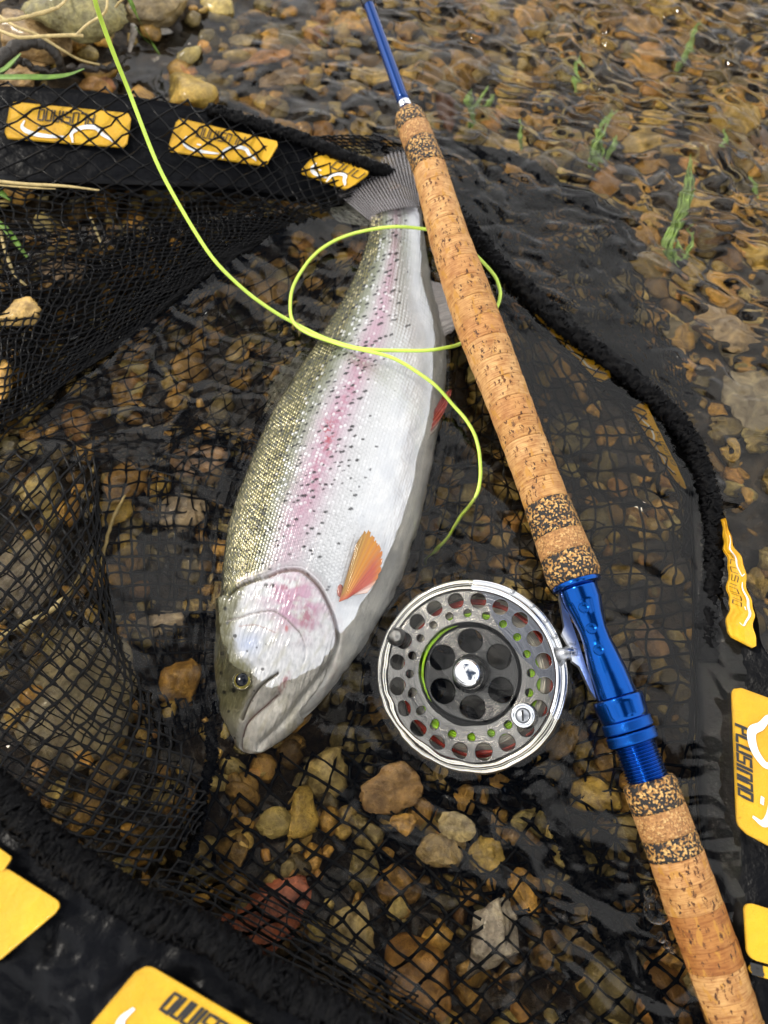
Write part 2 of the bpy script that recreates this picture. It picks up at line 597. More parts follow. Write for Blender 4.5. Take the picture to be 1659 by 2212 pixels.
ST = [
    (175, 45, 250, 165, -5, (.20, .19, .085), 'large mossy tan boulder on the bank behind the lime line', .03, .7, 1.1, 0.006, 1),
    (345, 20, 150, 110, 20, (.16, .12, .055), 'brown boulder half cut by the top edge, beside a grass blade', .008, .6, .4, 0.0, 2),
    (60, 90, 190, 150, -30, (.30, .20, .09), 'ochre crumbly rock under the dark roots on the bank', .024, .6, .8, 0.0, 3),
    (45, 165, 120, 70, 10, (.33, .21, .09), 'small ochre rock below the dark roots', .016, .6, .8, 0.0, 4),
    (346, 66, 66, 52, 0, (.24, .25, .27), 'round grey shell-like disc at the waterline by the grass blade', -.002, .3, .0, 0.003, 5),
    (394, 160, 68, 56, 10, (.42, .17, .035), 'round bright orange pebble above the net band', -.006, .55, .1, 0.003, 6),
    (225, 190, 60, 44, 0, (.30, .12, .05), 'red brown pebble peeking over the net rim', .002, .6, .2, 0.003, 7),
    (440, 92, 110, 60, -25, (.36, .27, .14), 'tan flat stone in the shallows by the grey disc', -.014, .4, .5, 0.004, 8),
    (522, 98, 66, 46, 25, (.50, .42, .25), 'cream angular stone in the shallows', -.014, .5, .8, 0.006, 9),
    (560, 138, 150, 46, 12, (.40, .18, .055), 'long rust orange stone in the shallows', -.018, .4, .5, 0.005, 10),
    (610, 175, 110, 60, 30, (.20, .14, .09), 'flat brown stone below the long rust one', -.02, .35, .4, 0.003, 11),
    (690, 75, 80, 60, 60, (.34, .15, .07), 'reddish stone under moving water', -.025, .4, .4, 0.004, 12),
    (810, 175, 110, 50, -10, (.50, .36, .12), 'bright yellow stone beside the blue rod blank', -.03, .45, .7, 0.008, 13),
    (52, 690, 92, 84, -15, (.62, .40, .12), 'bright yellow cube-like stone behind the netting', .004, .6, 1.0, 0.006, 14),
    (2, 840, 60, 130, 5, (.60, .33, .06), 'amber stone cut by the left edge', .004, .5, .2, 0.004, 15),
    (140, 590, 140, 80, -10, (.16, .10, .05), 'dark brown wet rock with ochre rim behind the netting', -.002, .5, .2, 0.002, 16),
    (150, 1500, 300, 330, 20, (.27, .24, .16), 'large pale olive slab under the near netting', -.018, .25, .3, 0.004, 17),
    (40, 1240, 220, 200, 50, (.22, .20, .17), 'grey slab under the near netting', -.018, .25, .3, 0.003, 18),
    (95, 1660, 38, 44, 0, (.50, .28, .09), 'small amber pebble on the pale slab', -.010, .6, .1, 0.006, 19),
    (585, 1975, 230, 150, 15, (.40, .10, .05), 'large brick red stone under the bottom netting', -.026, .4, .5, 0.004, 20),
    (755, 2035, 120, 170, -30, (.50, .39, .17), 'large pale yellow stone beside the brick red one', -.032, .4, .5, 0.004, 21),
    (1062, 2020, 120, 180, -20, (.42, .40, .38), 'pale grey quartz block under the bottom netting', -.038, .5, .9, 0.006, 22),
    (985, 1787, 84, 60, -10, (.52, .44, .25), 'cream pebble under netting below the reel', -.036, .6, .6, 0.010, 23),
    (850, 1700, 150, 100, 20, (.32, .19, .08), 'big tan brown stone under netting below the reel', -.044, .5, .5, 0.008, 24),
    (870, 1782, 60, 50, 0, (.52, .28, .05), 'bright amber pebble under netting', -.040, .7, .3, 0.010, 25),
    (950, 1840, 110, 90, 30, (.28, .20, .08), 'olive brown stone below the cream pebble', -.042, .6, .5, 0.008, 26),
    (1050, 1850, 90, 80, 0, (.38, .26, .05), 'mustard stone under netting', -.042, .6, .5, 0.008, 27),
    (1630, 860, 160, 150, 30, (.26, .23, .17), 'large flat grey green stone at the right edge', -.042, .3, .3, 0.004, 28),
    (1580, 720, 150, 90, -30, (.34, .25, .15), 'tan stone under the riffle at the right', -.042, .35, .5, 0.004, 29),
    (1350, 1430, 80, 70, 0, (.36, .31, .24), 'grey pebble beside the blue reel seat', -.052, .5, .5, 0.006, 30),
    (1400, 1390, 60, 80, 20, (.40, .23, .12), 'orange brown pebble right of the blue reel seat', -.050, .5, .5, 0.006, 31),
    (600, 850, 90, 90, 0, (.30, .27, .21), 'pale round stone seen through netting left of the fish', -.05, .5, .3, 0.004, 32),
    (430, 1000, 130, 90, 10, (.34, .20, .11), 'reddish brown stone under the square netting', -.036, .4, .4, 0.006, 33),
    (390, 1110, 120, 100, 0, (.30, .24, .17), 'beige stone under the square netting', -.034, .4, .4, 0.004, 34),
    (350, 1350, 120, 60, 10, (.42, .34, .24), 'light beige stone left of the fish head', -.034, .5, .4, 0.006, 35),
]
for (px, py, w, h, rot, c, lab, z, fl, an, dz, sd_) in ST:
    stone_thing(px, py, w, h, rot, c, lab, z=z, flat=fl, ang=an, seed=sd_, dz=dz)

rs = np.random.default_rng(5)
# individual pebbles of the bed: children of the stream bed, laid where they show largest
n_ind = 0
tries = 0
while n_ind < 295 and tries < 9000:
    tries += 1
    px = rs.uniform(-60, 1720); py = rs.uniform(-40, 2260)
    q = PA(px, py, 0)
    z = float(bed(q[0], q[1])); q = PA(px, py, z)
    big = rs.random()
    rad = (0.0062 + 0.0085 * big ** 1.6) * (1.45 if py > 1550 and px > 350 else 1.5 if py < 420 else 1.0)
    if q[2] > 0.015:
        continue
    if any((q[0] - a) ** 2 + (q[1] - b) ** 2 < (rad * 0.75 + c) ** 2 for a, b, c in KEEP):
        continue
    KEEP.append((q[0], q[1], rad * 0.75))
    me = VAR[int(rs.integers(len(VAR)))]
    o = bpy.data.objects.new('pebble', me)
    COL.objects.link(o)
    o.parent = streambed
    o.location = (q[0], q[1], z + rad * 0.25)
    o.scale = (rad, rad, rad)
    o.rotation_euler = (rs.uniform(-.4, .4), rs.uniform(-.4, .4), rs.uniform(0, 6.28))
    n_ind += 1

# loose gravel between them, one mass
GV = [stone_shape(2, rs, ang=rs.uniform(0, 1)) for _ in range(14)]
npeb = 10500
gpx = rs.uniform(-0.42, 0.52, npeb); gpy = rs.uniform(-0.22, 0.85, npeb)
gz = bed(gpx, gpy)
Vs, Fs, Cs, o_ = [], [], [], 0
for i in range(npeb):
    if gz[i] > 0.03 or (gz[i] > -0.004 and rs.random() < .72):
        continue
    rad = (0.0026 + 0.0068 * rs.random() ** 1.8) * (1.25 if gpy[i] > .3 else 1.0)
    V, F = GV[int(rs.integers(14))]
    a, b, c = rs.uniform(0, 6.28), rs.uniform(-.5, .5), rs.uniform(-.5, .5)
    ca, sa, cb, sb, cc, sc_ = math.cos(a), math.sin(a), math.cos(b), math.sin(b), math.cos(c), math.sin(c)
    M = np.array([[ca, -sa, 0], [sa, ca, 0], [0, 0, 1]]) @ np.array([[cb, 0, sb], [0, 1, 0], [-sb, 0, cb]]) @ np.array([[1, 0, 0], [0, cc, -sc_], [0, sc_, cc]])
    W = (V * rad) @ M.T + np.array([gpx[i], gpy[i], gz[i] - 0.001 + rs.uniform(0, .003)])
    Vs.append(W); Fs.append(F + o_); o_ += len(V)
    Cs.append(np.tile(np.array(PAL[int(rs.integers(len(PAL)))]) * rs.uniform(0.4, 2.6) * np.array([1.26, 1.28, .68]), (len(V), 1)))
ob('gravel', newmesh('gravel', np.vstack(Vs), np.vstack(Fs), STONE, True, col=np.vstack(Cs)), kind='stuff')

# ---------------------------------------------------------------- water
def make_water():
    m = bpy.data.materials.new('water'); m.use_nodes = True
    t = m.node_tree; t.nodes.clear()
    out = t.nodes.new('ShaderNodeOutputMaterial')
    rf = t.nodes.new('ShaderNodeBsdfRefraction'); rf.inputs['IOR'].default_value = 1.33; rf.inputs['Roughness'].default_value = 0.0
    rf.inputs['Color'].default_value = (0.99, 0.96, 0.89, 1)
    gl = t.nodes.new('ShaderNodeBsdfGlossy'); gl.inputs['Roughness'].default_value = 0.02
    fr = t.nodes.new('ShaderNodeFresnel'); fr.inputs['IOR'].default_value = 1.33
    ms = t.nodes.new('ShaderNodeMixShader')
    t.links.new(fr.outputs[0], ms.inputs[0]); t.links.new(rf.outputs[0], ms.inputs[1]); t.links.new(gl.outputs[0], ms.inputs[2])
    t.links.new(ms.outputs[0], out.inputs['Surface'])
    return m


M_WATER = make_water()
wx = axis(-6, -0.34, 0.46, 6, 0.00135); wy = axis(-6, -0.16, 0.75, 8, 0.00135)
X, Y = np.meshgrid(wx, wy, indexing='ij')


def rough_field(X, Y):
    """how lively the water is: quick riffle outside the net (upper right), slack inside"""
    pts = [(1000, 100, .8), (1300, 100, 1.0), (1600, 100, 1.0), (1600, 500, 1.0), (1620, 900, .7), (1300, 350, .8), (600, 100, .6), (420, 60, .25),
           (700, 650, .45), (450, 750, .5), (800, 1100, .3), (1250, 850, .22), (1200, 520, .6), (1300, 1300, .38), (380, 900, .45), (1600, 1500, .5), (1150, 1750, .35),
           (600, 1700, .12), (900, 2000, .35), (1200, 2100, .6), (400, 1300, .25), (100, 1400, .1), (1600, 2200, .5), (880, 1560, .45), (1010, 1650, .5), (860, 1400, .35), (300, 2000, .15),
           (0, 600, .2), (0, 0, .2)]
    s = 0; w = 0
    for px, py, a in pts:
        q = PA(px, py, 0)
        k = 1 / (((X - q[0]) ** 2 + (Y - q[1]) ** 2) + 3e-4) ** 1.5
        s = s + k * a; w = w + k
    return s / w


AMP = rough_field(X, Y)
# stretched along the current, warped
wxp = X + 0.014 * perlin(X * 16, Y * 16, 5) + 0.005 * perlin(X * 60, Y * 60, 6)
wyp = Y + 0.014 * perlin(X * 16, Y * 16, 7) + 0.005 * perlin(X * 60, Y * 60, 8)
ca, sa = math.cos(R(-28)), math.sin(R(-28))
al = wxp * ca + wyp * sa; ac = -wxp * sa + wyp * ca
ridge = 1 - np.sqrt(perlin(al * 34, ac * 75, 21) ** 2 + .006) * 2
H = 3.5 * AMP ** 1.25 * (0.0011 * perlin(al * 22, ac * 48, 20) + 0.00055 * ridge * AMP + 0.00085 * perlin(al * 85, ac * 160, 22) * AMP)
H += 0.00050 * perlin(X * 20, Y * 26, 31) + 0.00009 * perlin(X * 90, Y * 110, 32)

# ---------------------------------------------------------------- trout
FL = np.array([(512, 1616, 552, 1628), (497, 1590, 582, 1612), (484, 1556, 611, 1590), (474, 1512, 643, 1560), (470, 1465, 682, 1520), (470, 1410, 724, 1470), (474, 1345, 770, 1410),
               (480, 1280, 806, 1352), (487, 1205, 848, 1282), (500, 1130, 882, 1200), (522, 1060, 910, 1112), (545, 1000, 928, 1034), (570, 940, 944, 958),
               (602, 880, 957, 884), (640, 820, 965, 812), (680, 760, 966, 742), (716, 700, 952, 680), (750, 640, 936, 620), (778, 580, 926, 560),
               (797, 520, 918, 500), (798, 472, 912, 455), (800, 452, 905, 432)], float)
#            z centre, half thickness as a share of half depth
FZ = np.array([(-.0190, .40), (-.0180, .46), (-.0165, .50), (-.0150, .52), (-.0130, .52), (-.0110, .51), (-.0095, .50),
               (-.009, .50), (-.0095, .50), (-.010, .50), (-.010, .50), (-.010, .50), (-.010, .50),
               (-.0095, .51), (-.009, .52), (-.008, .54), (-.007, .56), (-.006, .58), (-.004, .60),
               (-.002, .58), (-.001, .52), (-.001, .42)])
NS, NT, NB = 760, 330, 60
fs = cr(np.hstack([FL, FZ]), NS)
Lp, Rp, zc, bk = fs[:, :2], fs[:, 2:4], fs[:, 4], fs[:, 5]
L3 = PA(Lp[:, 0], Lp[:, 1], zc); R3 = PA(Rp[:, 0], Rp[:, 1], zc)
_hd = np.clip((np.linspace(0, 1, NS) - .12) / .2, 0, 1)
L3[:, 2] += 0.003 * _hd - .005 * (1 - _hd); R3[:, 2] -= 0.004 * _hd + .001
C3 = (L3 + R3) / 2
half = np.linalg.norm(R3 - L3, axis=1) / 2
# angle 0 = belly edge (right), pi/2 = top, pi = back edge (left)
phi_top = np.linspace(0, np.pi, NT)
phi_bot = np.linspace(np.pi, 2 * np.pi, NB + 2)[1:-1]
PHI = np.concatenate([phi_top, phi_bot])
NP_ = len(PHI)
cosf = np.cos(PHI); sinf = np.sin(PHI)
lat = (R3 - L3) / (2 * half)[:, None]
taper = np.clip(np.linspace(0, 1, NS) / 0.018, 0, 1) ** 0.5
bodyr = half * bk
# flank is a little flatter than an ellipse, the back rounder
sq = np.sign(sinf) * np.abs(sinf) ** 0.86
Vb = C3[:, None, :] + (half * (0.25 + 0.75 * taper))[:, None, None] * cosf[None, :, None] * lat[:, None, :]
Vb[..., 2] += (bodyr * taper)[:, None] * sq[None, :]
# paint plane (measured px of every point)
qq = (cosf[None, :] + 1) / 2
FX = Lp[:, 0][:, None] * (1 - qq) + Rp[:, 0][:, None] * qq
FY = Lp[:, 1][:, None] * (1 - qq) + Rp[:, 1][:, None] * qq
TOP = (sinf > 0)[None, :] & np.ones((NS, 1), bool)


def segdist(px, py, poly):
    d = np.full(px.shape, 1e9); side = np.zeros(px.shape)
    for (x0, y0), (x1, y1) in zip(poly[:-1], poly[1:]):
        vx, vy = x1 - x0, y1 - y0
        L = vx * vx + vy * vy + 1e-9
        t = np.clip(((px - x0) * vx + (py - y0) * vy) / L, 0, 1)
        dd = np.hypot(px - x0 - t * vx, py - y0 - t * vy)
        s = (px - x0) * vy - (py - y0) * vx
        side = np.where(dd < d, s, side); d = np.minimum(d, dd)
    return d, np.sign(side)


def sm(a, b, x):
    t = np.clip((x - a) / (b - a), 0, 1)
    return t * t * (3 - 2 * t)


def inpoly(px, py, poly):
    c = np.zeros(px.shape, bool)
    n = len(poly)
    for i in range(n):
        x0, y0 = poly[i]; x1, y1 = poly[(i + 1) % n]
        k = ((y0 > py) != (y1 > py)) & (px < (x1 - x0) * (py - y0) / (y1 - y0 + 1e-9) + x0)
        c ^= k
    return c


CR = lambda p, n=40: [tuple(x) for x in cr(p, n)]
GILL = CR([(505, 1300), (533, 1284), (591, 1270), (619, 1260), (655, 1258), (678, 1272), (697, 1291), (713, 1319), (727, 1354), (732, 1389), (723, 1424), (709, 1466), (680, 1512), (655, 1545)])
PREOP = CR([(505, 1356), (521, 1353), (591, 1341), (620, 1352), (643, 1373), (657, 1389), (664, 1425), (650, 1462)])
MOUTH = CR([(519, 1614), (523, 1590), (540, 1560), (584, 1525), (604, 1508)])
MAXU = CR([(527, 1556), (549, 1516), (573, 1488), (606, 1464)])
JAW = CR([(560, 1612), (600, 1575), (640, 1530), (690, 1470), (722, 1430)])
# position along the body in px and across in px of arc
scl = np.concatenate([[0], np.cumsum(np.hypot(np.diff((Lp[:, 0] + Rp[:, 0]) / 2), np.diff((Lp[:, 1] + Rp[:, 1]) / 2)))])
halfpx = np.hypot(Rp[:, 0] - Lp[:, 0], Rp[:, 1] - Lp[:, 1]) / 2
Sx = np.tile(scl[:, None], (1, NP_))
Ax = halfpx[:, None] * (PHI[None, :] - np.pi / 2) * 0.80
gd, gs = segdist(FX, FY, GILL)
onbody = sm(-2, 6, gd * np.where((FY < 1300) | (FX > 700), 1, np.where(gs > 0, 1, 1)))
# head = side of the gill curve nearer the nose
headpoly = GILL + [(655, 1700), (380, 1700), (380, 1300)]
HEAD = inpoly(FX, FY, headpoly)
# scales: staggered lattice
sl, sw = 7.6, 6.2
row = np.floor(Ax / sw)
def cell(dr):
    r0 = row + dr
    off = (r0 % 2) * 0.5
    k = np.floor(Sx / sl - off + 0.5) + off
    cx = k * sl; cy = (r0 + 0.5) * sw
    return cx, cy, r0, k
best = None
for dr in (-1, 0, 1):
    for dk in (-1, 0, 1):
        cx, cy, r0, k = cell(dr)
        cx = cx + dk * sl; k = k + dk
        # the free edge points to the tail, overlapping the next one
        d = ((Sx - cx) / (sl * 0.62)) ** 2 + ((Ax - cy) / (sw * 0.60)) ** 2 + 0.25 * (Sx - cx) / sl
        if best is None:
            best = [d, k, r0, (Sx - cx) / sl, (Ax - cy) / sw]
        else:
            m_ = d < best[0]
            best = [np.where(m_, d, best[0]), np.where(m_, k, best[1]), np.where(m_, r0, best[2]), np.where(m_, (Sx - cx) / sl, best[3]), np.where(m_, (Ax - cy) / sw, best[4])]
sd2, kk, rr_, lx, ly = best
hid = _hash(np.round(kk * 2).astype(np.int64) + 5000, rr_.astype(np.int64) + 5000, 3)
hid2 = _hash(np.round(kk * 2).astype(np.int64) + 5000, rr_.astype(np.int64) + 5000, 9)
q = qq + 0 * FX                                  # 0 back edge .. 1 belly edge
nlo = perlin(Sx / 60, Ax / 60, 41); nhi = perlin(Sx / 9, Ax / 9, 42); nfi = perlin(Sx / 3, Ax / 3, 43)
u = np.clip(scl / scl[-1], 0, 1)[:, None] + 0 * FX   # 0 nose .. 1 tail
qw = q + 0.018 * nlo + 0.02 * nhi


def lerp(a, b, t):
    return a + (np.asarray(b, float) - a) * t[..., None]


col = np.zeros(FX.shape + (3,)) + np.array([0.66, 0.67, 0.68])
belly = sm(0.60, 0.80, qw)
col = lerp(col, (0.80, 0.82, 0.84), belly)
# grey olive upper flank, widening to the tail
up = 1 - sm(0.26, 0.40, qw + 0.0 * u)
upt = sm(0.55, 0.9, u) * (1 - sm(0.62, 0.82, qw))
col = lerp(col, (0.28, 0.30, 0.22), np.clip(up * 0.75 + upt * 0.45, 0, 1))
# pink stripe
pc = 0.415 + 0.07 * sm(0.45, 0.9, u) - 0.05 * (1 - sm(0.2, 0.45, u))
pw = 0.085 - 0.02 * sm(0.6, 0.95, u)
pink = np.exp(-np.abs((q + .012 * nlo + .008 * nhi - pc) / (pw * 1.1)) ** 2) * sm(0.20, 0.42, u) * (1 - 0.4 * sm(0.75, 1, u)) * (0.82 + 0.15 * nhi)
col = lerp(col, (0.56, 0.33, 0.43), np.clip(pink, 0, 0.85))
core = np.exp(-((qw - pc - 0.012) / 0.030) ** 2) * sm(0.38, 0.50, u) * (1 - sm(0.62, 0.72, u)) * np.clip(0.5 + nhi * 1.3, 0, 1)
col = lerp(col, (0.50, 0.14, 0.22), core * 0.5)
rd = np.exp(-(((FX - 715) / 12) ** 2 + ((FY - 975) / 30) ** 2)) * (nfi + nhi > 0.1)
col = lerp(col, (0.45, 0.03, 0.04), rd * 0.8)
# back
bx_ = 1 - sm(0.19, 0.27, qw)
col = lerp(col, (0.055, 0.055, 0.018), bx_ * 0.95)
edge = 1 - sm(0.24, 0.33, qw)
col = lerp(col, (0.11, 0.115, 0.04), np.clip(edge - bx_, 0, 1) * 0.6)
# each scale: glint painted as a pale golden centre on the back, dark rim
cen = 1 - sm(0.25, 0.75, sd2)
gold = np.where(hid[..., None] > 0.60, np.array([0.48, 0.42, 0.22]), np.array([0.20, 0.18, 0.07]))
gmask = (1 - sm(0.20, 0.27, qw)) * sm(-0.01, 0.03, q) * np.where(hid2 > 0.18, 1, 0.1)
col = col + (gold - col) * (cen * gmask * 0.92)[..., None]
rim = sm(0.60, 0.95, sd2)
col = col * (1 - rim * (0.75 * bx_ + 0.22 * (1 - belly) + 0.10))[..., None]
gl2 = (hid > 0.93) & (q < 0.6) & (q > 0.2)  # scattered flank scales lightened as painted glints
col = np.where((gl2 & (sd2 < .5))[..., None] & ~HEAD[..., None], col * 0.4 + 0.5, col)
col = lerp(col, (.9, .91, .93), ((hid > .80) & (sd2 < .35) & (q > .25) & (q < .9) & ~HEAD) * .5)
# black spots
rsf = np.random.default_rng(21)
spot = np.zeros(FX.shape)
ncell = 13.0
for seed_, dens in ((51, 1.0), (52, 1.0)):
    ci = np.floor(Sx / ncell + seed_ * .37); cj = np.floor(Ax / ncell + seed_ * .71)
    jx = _hash(ci + 900, cj + 900, seed_) ; jy = _hash(ci + 900, cj + 900, seed_ + 1); pr = _hash(ci + 900, cj + 900, seed_ + 2)
    sxx = (ci - seed_ * .37 + 0.25 + 0.5 * jx) * ncell; syy = (cj - seed_ * .71 + 0.25 + 0.5 * jy) * ncell
    rr = 1.7 + 2.0 * _hash(ci + 900, cj + 900, seed_ + 3)
    dd = np.hypot((Sx - sxx) * 1.0, (Ax - syy) * 0.85 + 0.35 * (Sx - sxx)) + nfi * 1.1
    pq = np.interp(q, [0, .2, .3, .45, .55, .62, .72], [0.34, .42, .33, .26, .26, .12, 0.0]) * (0.75 + 0.7 * sm(.5, .9, u))
    spot = np.maximum(spot, (1 - sm(rr - 1.0, rr + 0.6, dd)) * (pr < pq))
col = col * (1 - 0.93 * (spot * ~HEAD))[..., None]
# tail stalk: mauve speckle
tl = sm(0.955, 0.985, u + .008 * nhi)
col = lerp(col, (0.36, 0.29, 0.33), tl * 0.7 * (0.8 + .5 * nhi))
col = lerp(col, (0.70, 0.66, 0.70), tl * (nfi > .35) * .6)
# ---- head paint
hn = fbm(FX / 40, FY / 26, 4, 61); hf = fbm(FX / 9, FY / 14, 3, 62)
hc = np.zeros(col.shape) + np.array([0.72, 0.72, 0.73])
hfb = perlin(FX / 2.6 + FY / 22, FY / 13, 83); hfc = fbm(FX / 22 + FY / 40, FY / 60, 3, 84)
hc = lerp(hc, (0.46, 0.47, 0.48), np.clip(hf * 0.6 + 0.25 + hfb * .3, 0, 0.8))
hc = lerp(hc, (0.50, 0.49, 0.42), np.clip(hfc * 1.3 - .05, 0, .7))
hc = lerp(hc, (0.85, 0.86, 0.87), np.clip(hfb * 1.2 - .5, 0, .5))
pk = np.exp(-(((FX - 648) / 56) ** 2 + ((FY - 1320) / 55) ** 2)) * np.clip(0.8 + hn * 1.5, 0, 1.3)
hc = lerp(hc, (0.50, 0.26, 0.38), np.clip(pk, 0, 0.85))
bl = np.exp(-(((FX - 668) / 16) ** 2 + ((FY - 1355) / 26) ** 2)) + 0.8 * np.exp(-(((FX - 632) / 26) ** 2 + ((FY - 1300) / 22) ** 2)) * np.clip(hf * 2, 0, 1)
hc = lerp(hc, (0.38, 0.10, 0.17), np.clip(bl * np.clip(0.45 + hf, 0, 1), 0, 0.75))
ir = np.exp(-(((FX - 548) / 28) ** 2 + ((FY - 1405) / 24) ** 2))
hc = lerp(hc, (0.42, 0.50, 0.72), np.clip(ir * 0.7, 0, 0.7))
CROWN = CR([(548, 1282), (527, 1340), (518, 1385), (530, 1430), (553, 1448), (558, 1480), (548, 1506), (528, 1545), (515, 1600)])
cdist, cs = segdist(FX, FY, CROWN)
crownpoly = CROWN + [(500, 1660), (380, 1660), (380, 1270)]
crn = inpoly(FX, FY, crownpoly)
cw = np.where(crn, .5 + .5 * sm(0, 9, cdist + hf * 5), .5 - .5 * sm(0, 7, cdist + hf * 5))
olive = np.array([0.13, 0.125, 0.06]) * (1 + 0.5 * hn[..., None])
low = sm(1520, 1590, FY)
olive = lerp(olive, (0.46, 0.46, 0.42), low * 0.95)
olive = lerp(olive, (0.22, 0.21, 0.13), .35 + 0 * low)
hc = hc + (olive - hc) * (np.clip(cw, 0, 1))[..., None]
hs = np.zeros(FX.shape)
for (x, y, r_) in [(602, 1262 + 29, 4.5), (577, 1273, 5), (533, 1303, 5), (528, 1275, 4), (588, 1290, 4.5), (575, 1457, 4), (513, 1497, 5), (520, 1388, 4.5), (500, 1330, 4.5), (490, 1420, 5), (487, 1460, 4),
                   (486, 1570, 5), (500, 1540, 3.5), (478, 1520, 4), (561, 1500, 1.8), (552, 1520, 1.5), (566, 1414, 2), (585, 1408, 2), (545, 1420, 2), (505, 1360, 4), (511, 1311, 4), (556, 1500, 1.5), (492, 1500, 4), (505, 1595, 3)]:
    hs = np.maximum(hs, 1 - sm(r_ - 1.5, r_ + 1, np.hypot(FX - x, FY - y) + hf * 1.2))
hc = hc * (1 - 0.88 * hs)[..., None]
md, ms_ = segdist(FX, FY, MOUTH); ud, us_ = segdist(FX, FY, MAXU); pd, ps_ = segdist(FX, FY, PREOP); jd, js_ = segdist(FX, FY, JAW)
ULINE = CR([(531, 1370), (560, 1368), (580, 1374), (605, 1385)]); u2, _s = segdist(FX, FY, ULINE)
hc = lerp(hc, (0.35, 0.16, 0.17), np.clip((1 - sm(1, 18, np.hypot((FX - 618) * 1.5 + (FY - 1484) * .8, (FY - 1484) * .55))) * (0.75 + hf), 0, .9))
hc = lerp(hc, (0.30, 0.20, 0.18), (1 - sm(0.8, 3.2, md)) * 0.85)
hc = lerp(hc, (0.16, 0.14, 0.11), (1 - sm(0.6, 3.6, ud)) * 0.9)
hc = lerp(hc, (0.22, 0.18, 0.17), (1 - sm(0.6, 2.6, pd)) * 0.8 * (1 - sm(1380, 1420, FY)))
hc = lerp(hc, (0.40, 0.25, 0.22), (1 - sm(0.5, 2.0, u2)) * 0.7)
hc = lerp(hc, (0.5, 0.5, 0.5), (1 - sm(0.5, 5.0, jd)) * 0.5)
redk = 1 - sm(1, 5, np.hypot((FX - 628), (FY - 1377) * 0.5))
hc = lerp(hc, (0.5, 0.06, 0.05), redk * 0.7)
col = np.where(HEAD[..., None], hc, col)
col = lerp(col, (0.30, 0.10, 0.09), (1 - sm(1.5, 4.5, gd)) * 0.65 * (FX > 590) * (FY < 1400) * (FX < 900))
col = lerp(col, (0.35, 0.30, 0.26), (1 - sm(1.0, 3.5, gd)) * 0.5)
sh_ = sm(2, 5, gd) * (1 - sm(9, 22, gd)) * ~HEAD * (FY > 1230) * (FX < 760) * (FX > 520)
col = lerp(col, (0.66, 0.60, 0.62), sh_ * 0.6 * np.clip(.7 + hf, 0, 1))
noscale = (1 - sm(10, 26, gd)) * (FY > 1230)
# ---- relief
disp = np.zeros(FX.shape)
pxm = PXM(700, 1000, 0)
disp += (0.00026 * (1 - np.clip(sd2, 0, 1.2)) + 0.00024 * lx + 0.00012 * (hid - .5)) * (~HEAD) * (0.4 + 0.6 * (1 - belly) + 0.25 * bx_) * (1 - noscale) * (1 - tl)
disp += (.0004 * nhi + .0002 * nfi) * tl
disp += 0.0016 * np.where(HEAD, 1 - np.exp(-gd / 7.0), 0) * sm(0.02, .05, u)   # cover stands proud
fib = perlin(FX / 2.2 + FY / 30, FY / 16, 81); fib2 = perlin(FX / 5 + FY / 14, FY / 34 - FX / 60, 82)
disp += (0.00006 * fib + 0.00032 * fib2) * HEAD
# the jaw below the mouth line, the cheek above it, the throat beyond the jaw line
disp += 0.0022 * np.exp(-(((FX - 585) - (1565 - FY) * .75) / 26) ** 2) * np.exp(-((FY - 1560) / 62.) ** 2) * HEAD
disp += 0.0013 * np.exp(-(((FX - 600) / 55) ** 2 + ((FY - 1425) / 55) ** 2)) * HEAD
disp += 0.0016 * np.exp(-(((FX - 655) / 40) ** 2 + ((FY - 1330) / 48) ** 2)) * HEAD
disp -= 0.0016 * np.exp(-(((FX - 560) / 20) ** 2 + ((FY - 1450) / 16) ** 2)) * HEAD
disp += 0.0010 * np.exp(-(((FX - 528) / 26) ** 2 + ((FY - 1440) / 16) ** 2)) * HEAD
disp -= 0.0022 * np.exp(-(gd / 4.5) ** 2) * sm(0.02, .05, u)
disp -= 0.0007 * np.exp(-(pd / 2.6) ** 2) * HEAD * (1 - sm(1420, 1470, FY))
disp -= 0.0030 * np.exp(-(md / 3.6) ** 2) * HEAD
disp -= 0.0012 * np.exp(-(md / 10.0) ** 2) * HEAD
disp -= 0.0024 * np.exp(-(ud / 3.2) ** 2) * HEAD
disp += 0.0016 * np.exp(-(((FX - 590) / 26) ** 2 + ((FY - 1498) / 18) ** 2)) * HEAD
disp -= 0.0022 * np.exp(-(jd / 7.0) ** 2) * HEAD
disp += 0.0003 * hn * HEAD + 0.0001 * hf * HEAD + 0.00004 * nfi * HEAD
disp -= 0.0002 * np.exp(-((Ax + 4) / 1.6) ** 2) * ~HEAD * (1 - tl)               # lateral line
disp += 0.0004 * nlo
# bumpy wet belly
disp += (0.00010 * perlin(Sx / 9, Ax / 9, 71) + .00016 * perlin(Sx / 34, Ax / 20, 72)) * belly * ~HEAD
col = lerp(col, (.60, .63, .68), np.clip(.5 + fbm(Sx / 50, Ax / 30, 3, 73), 0, 1) * belly * ~HEAD * .7)
nrm = np.zeros(Vb.shape)
nx = cosf / 1.0; nzv = sinf / 0.5
nl = np.hypot(nx, nzv)
nrm = (nx / nl)[None, :, None] * lat[:, None, :]
nrm[..., 2] += (nzv / nl)[None, :]
Vb = Vb + nrm * (disp * TOP * taper[:, None])[..., None]
trout_loc = C3[NS // 2].copy(); trout_loc[2] = -0.03
trout = empty('trout', trout_loc, 'silver rainbow trout with pink flank stripe and black spots, lying in the net', 'fish')


def make_fish_mat():
    m, n, a = attr_mat('wet_fish_skin', rough=0.30, spec=0.6, coat=0.5)
    n.link(a.outputs['Alpha'], n.b.inputs['Metallic'])
    n.b.inputs['Coat Roughness'].default_value = 0.12
    c = n.coord('Object')
    f = n.noise(c, 500, 4, 0.6)
    n.bump(f, 0.0003, 0.35)
    return m


